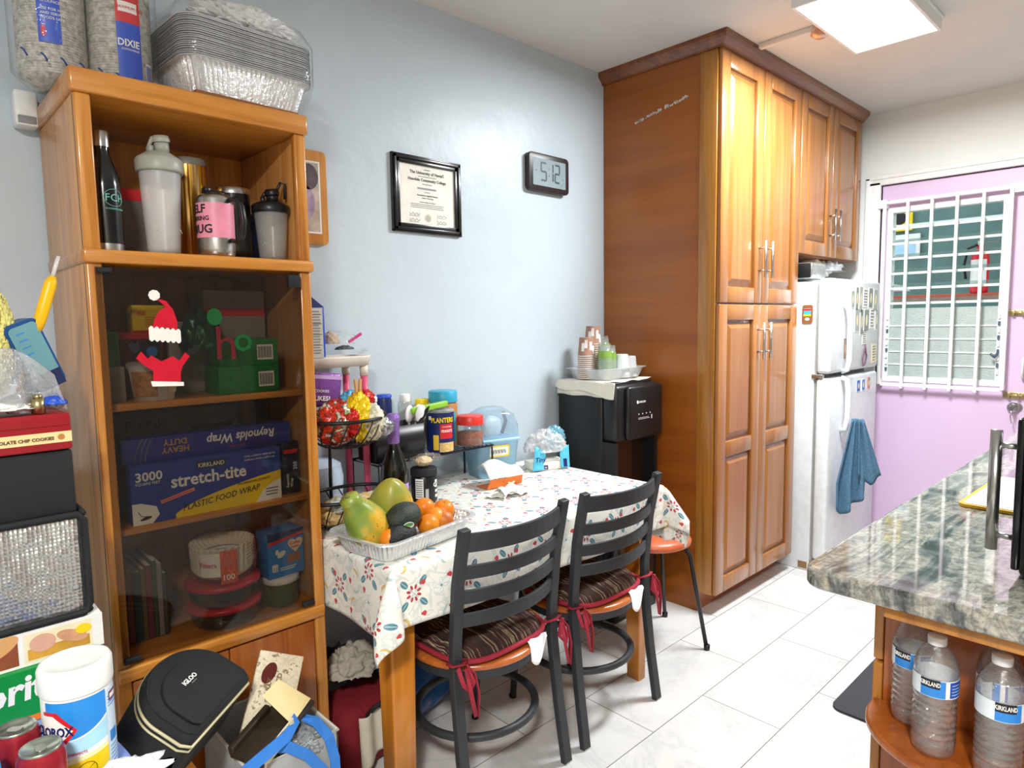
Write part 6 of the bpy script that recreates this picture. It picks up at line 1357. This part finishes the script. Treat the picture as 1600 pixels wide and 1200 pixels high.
# wipes canister, cans, blue bag
q = thing('wipes_canister', 'tall white cleaning wipes canister with blue and yellow label', 'canister', (.205, 1.315, ZT), .25)
R = .0535
MB().lathe([(0, 0), (.050, 0), (.0525, .004), (.0525, .165), (.050, .170)], WHITE, 40).build('canister', q)
MB().lathe([(.0545, .160), (.0555, .165), (.0555, .198), (.052, .205), (.047, .2055), (.043, .2035), (.02, .203), (0, .203)], pm('milky_lid', '#e8ebe8', .35), 40).build('lid', q)
m = MB(); m.patch(.0531, -1.4, 1.4, .012, .155, pm('label_white', '#e9f0f4', .4), seg=24)
def wav(a0_, a1_, f0, f1, mat, r_):
    vs = []; n = 24
    for i in range(n+1): a_ = a0_+(a1_-a0_)*i/n; vs += [(r_*math.sin(a_), -r_*math.cos(a_), f0(a_)), (r_*math.sin(a_), -r_*math.cos(a_), f1(a_))]
    m.add(vs, [(2*i, 2*i+2, 2*i+3, 2*i+1) for i in range(n)], mat, None, True)
wav(-1.4, .42, lambda a_: .088+.018*(a_+.9)**2*.8, lambda a_: .155, pm('wipes_blue', '#2389dc', .35), .0534); wav(-1.4, .42, lambda a_: .068+.012*a_, lambda a_: .086+.018*(a_+.9)**2*.7, pm('wipes_pale_blue', '#a8daf0', .35), .0534)
wav(-1.4, .42, lambda a_: .012, lambda a_: .052+.008*a_, YEL, .0534); wav(-1.4, .42, lambda a_: .052+.008*a_, lambda a_: .060+.008*a_, pm('pale_yellow_print', '#f2ecb0', .4), .0535)
wav(.44, 1.3, lambda a_: .014, lambda a_: .150, pm('wipes_info', '#cfe3f2', .4), .0534)
tr_ = lambda a_, k: .105+(.5+a_)*.0-(k*.034*min(1, max(0, (-.46-a_)/.55)))
wav(-1.5, -.46, lambda a_: tr_(a_, 1), lambda a_: tr_(a_, -1), RED, .0537); wav(-1.5, -.58, lambda a_: tr_(a_+.12, .82), lambda a_: tr_(a_+.12, -.82), PAPER, .0540)
m.text('CLOROX', .022, NAVY, RZ(-.62), -.064, .098, wrap=.0543, bold=.03, sx=.72); m.text('DISINFECTS', .0055, RED, RZ(-.6), -.01, .062, wrap=.054)
rs = [(.0541*math.sin(-.28+.26*math.cos(t)), -.0541*math.cos(-.28+.26*math.cos(t)), .030+.014*math.sin(t)) for t in [2*PI*i/28 for i in range(28)]]; m.tube(rs, .0007, GOLD if False else pm('ring_brown', '#8a6a14', .5), 4, True); m.tube([rs[3], rs[17]], .0007, pm('ring_brown', '#8a6a14', .5), 4)
m.patch(.0538, .52, .9, .055, .075, SKYB); 
for j in range(9): m.patch(.0538, .50, 1.22-.05*(j % 3), .092-.0*j+.0055*j if j > 4 else .018+.007*j, (.092+.0055*j if j > 4 else .018+.007*j)+.0018, SKYB, seg=5)
m.patch(.0539, .56, .98, .128, .144, pm('small_logo_plum', '#7a2a58', .4)); m.patch(.0541, .60, .94, .132, .140, PAPER); m.build('label', q)
CAN = pm('can_red', '#9c2430', .3, .4, var=(30, .25))
def can(loc, label, first=None):
    if first is not None: return dup(first, loc, .9, label)
    q = thing('soda_can', label, 'can', loc, 0, 'soda cans by the wipes')
    MB().lathe([(0, .002), (.024, .002), (.027, 0), (.033, .010), (.033, .106), (.028, .118)], CAN, 32).build('body', q)
    m = MB(); m.lathe([(.028, .116), (.0285, .121), (.027, .1215), (.0255, .117), (0, .116)], pm('can_aluminium', '#aab4a8', .3, .9), 32); m.build('rim', q)
    MB().prism(rrect(.007, .011, .006, 16), .0012, STEEL, T3(0, .002, .1165)).build('pull_tab', q)
    m = MB(); m.patch(.0333, -.6, .5, .03, .085, pm('can_pale_print', '#d9b8b8', .4, var=(60, .4)), seg=6); m.build('label', q)
    return q
c0 = can((.138, 1.225, ZT), 'dark red soda can in front, nearest the camera, by the wipes'); can((.118, 1.315, ZT), 'dark red soda can behind the front can, beside the wipes', c0)
one(MB().box(-.06, .03, -.02, .02, 0, .125, pm('bright_blue_pouch', '#1ea4dc', .3), .01, RY(-.06)).text('z', .03, PAPER, T3(0, -.0205, .02) @ FR, .0, 0), 'blue_pouch', 'bright blue pouch at the lower left edge of the frame', 'pouch', (.065, 1.24, ZT))
one(MB().blob((0, 0, .02), (.065, .045, .024), pm('white_tissue', '#ecedef', .9), .35, 11, 4, 4, squash=.0), 'white_tissue', 'crumpled white tissue at the bottom edge below the black bag', 'tissue', (.245, 1.205, ZT))

# lunch bag on a low bench, fabric bin with packages
q = thing('low_bench', 'low wooden bench under the black lunch bag', 'bench', (0, 0, 0))
MB().box(.285, .455, 1.40, 1.66, .395, .420, OAKX, .003).build('bench_top', q)
for x, y in ((.29, 1.41), (.42, 1.41), (.29, 1.62), (.42, 1.62)): MB().box(x, x+.03, y, y+.03, 0, .395, OAKZ).build('leg', q)
BF = pm('black_nylon', '#17191b', .7, bmp=(350, .4), var=(8, .15)); PIP = pm('reflective_piping', '#c9c19a', .35)
q = thing('lunch_bag', 'black lunch bag with pale piping in front of the bookcase', 'bag', (.466, 1.438, .563)); q.rotation_euler = (-1.0, .0, .72); q.scale = (.92, .92, .92)
def bagsec(t): # outline of the bag front in x,z with domed top
    return None
outl = []
for i in range(40):
    a_ = PI*i/39; outl.append((.138*math.cos(a_), .085+.105*math.sin(a_)))
outl = [(.126, .0), (.138, .02)]+outl+[(-.138, .02), (-.126, 0)]
m = MB(); n = len(outl); secs = [(-.060, .90), (-.054, .97), (-.040, 1.0), (.100, 1.0), (.115, .985), (.122, .93)]
vs = []; 
for y_, k in secs: vs += [(x*k, y_, .085+(z-.085)*k) for x, z in outl]
fs = [(j*n+i, (j+1)*n+i, (j+1)*n+(i+1) % n, j*n+(i+1) % n) for j in range(len(secs)-1) for i in range(n)]+[tuple(range(n)), tuple(reversed(range((len(secs)-1)*n, len(secs)*n)))]
m.add(vs, fs, BF, None, True); m.build('bag_body', q)
m = MB(); m.tube([(x*1.01, -.036, z-.002) for x, z in outl], .0035, PIP, 8, True); m.tube([(x*1.01, -.022, z-.001) for x, z in outl], .0025, PIP, 8, True); m.tube([(x*.92, -.059, .085+(z-.085)*.92) for x, z in outl], .003, BF, 8, True); m.build('piping', q)
m = MB(); ol = [(x*.74, .075+(z-.085)*.74) for x, z in outl]; m.prism(ol, .008, BF, T3(0, -.059, 0) @ FR, True); m.build('front_pocket', q, bevel=.004)
m = MB(); m.text('IGLOO', .016, PAPER, T3(-.030, -.0675, .098) @ FR, bold=.03); m.lines(-.012, .091, .022, .003, 1, GREY, T3(0, -.0675, 0) @ FR); m.build('logo', q)
m = MB(); m.tube([(-.02, 0, .165), (-.01, 0, .188), (.06, 0, .185), (.075, 0, .155)], .007, BF, 8, flat=.5); m.build('handle', q)
GF = pm('grey_fabric', '#9a9c9c', .9, bmp=(60, .2), var=(14, .12)); BS = pm('blue_webbing', '#2f78cc', .6, bmp=(200, .2))
q = thing('fabric_bin', 'grey fabric bin with blue webbing handles in front of the bookcase', 'bin', (.628, 1.545, 0))
m = MB(); w2, d2, t_, H = .108, .145, .006, .445
for a_ in ((-w2, w2, -d2, -d2+t_), (-w2, w2, d2-t_, d2), (-w2, -w2+t_, -d2, d2), (w2-t_, w2, -d2, d2)): m.box(*a_, 0, H, GF, .002)
m.box(-w2, w2, -d2, d2, 0, .01, GF); m.build('bin_body', q)
m = MB(); m.box(-w2-.002, w2+.002, -d2-.002, d2+.002, H-.006, H, pm('pale_binding', '#c9c7be', .8)) if False else m.tube([(-w2, -d2, H), (w2, -d2, H), (w2, d2, H), (-w2, d2, H)], .004, pm('pale_binding', '#c9c7be', .8), 6, True); m.build('binding', q)
m = MB(); m.bar([(.098, -d2-.006, .18), (.094, -d2-.007, .38), (.082, -d2-.004, .44), (.060, -d2+.015, .480), (.035, -d2+.05, .49), (.02, -d2+.08, .46)], .024, .003, BS); m.build('handle', q)
m = MB(); m.bar([(-.05, -d2+.01, .47), (-.02, -d2-.008, .465), (.02, -d2-.014, .43), (.06, -d2-.010, .37), (.085, -d2-.006, .30)], .024, .003, BS, (.6, 0, 1)); m.build('handle', q)
m = MB(); m.bar([(-.17, -d2-.05, .47), (-.10, -d2-.035, .485), (-.02, -d2-.005, .49), (.02, -d2+.03, .50)], .026, .003, BS, (0, .5, 1)); m.build('handle', q)
KP, nt, b = newmat('kraft_tray_print'); v = coords(nt); nt.links.new(ramp(nt, noise_n(nt, v, 60, 4, .7), [(.4, hx('#c9bda0')), (.55, hx('#e0d6bc')), (.62, hx('#8a7a58'))]), b.inputs['Base Color']); b.inputs['Roughness'].default_value = .6
DKB = pm('dark_brown_tray', '#2c2218', .5)
q = thing('food_carton', 'tan printed food carton with a heart-shaped window sticking out of the bin', 'food package', (.622, 1.525, .485)); q.rotation_euler = (-.6, .38, -.35)
m = MB(); m.box(-.055, .055, -.006, .006, -.10, .135, KP, .002); m.disc(-.022, .085, .016, .026, pm('dark_red_window', '#5a1c16', .3), T3(0, -.006, 0) @ FR, .0008, rot=-.3); m.text('FULLY', .016, pm('tan_ink', '#6a5a3c', .6), T3(-.012, -.006, .03) @ FR @ RZ(PI/2), bold=.02); m.text('COOKED', .016, pm('tan_ink', '#6a5a3c', .6), T3(.010, -.006, .02) @ FR @ RZ(PI/2), bold=.02); m.rect(-.05, -.03, .09, .02, pm('rust_picture', '#a8642c', .5), T3(0, -.006, 0) @ FR @ RZ(.5)); m.build('printed_card', q)
q = thing('food_carton', 'open brown food carton with a pale flap lying over the blue handles', 'food package', (.632, 1.475, .495)); q.rotation_euler = (.10, -.25, .45)
m = MB(); m.box(-.13, .06, -.05, .04, -.008, .004, DKB, .002); m.add([(-.02, -.045, .006), (.06, -.04, .006), (.05, .04, .05), (-.01, .04, .055)], [(0, 1, 2, 3)], pm('pale_flap', '#d9c690', .55)); m.box(-.125, -.02, -.052, -.049, -.008, .03, KP); m.box(-.128, .0, .03, .045, -.004, .02, DKB, .003); m.build('open_tray', q, solid=0)
m = MB(); m.blob((0, 0, 0), (.05, .05, .03), clear('bin_plastic', '#dfe6ea', .3, .1, 2, (60, .6)), .35, 16, 2, 4); one(m, 'plastic_wrapper', 'crumpled clear wrapper inside the grey bin by the blue strap', 'plastic bag', (.665, 1.45, .43))
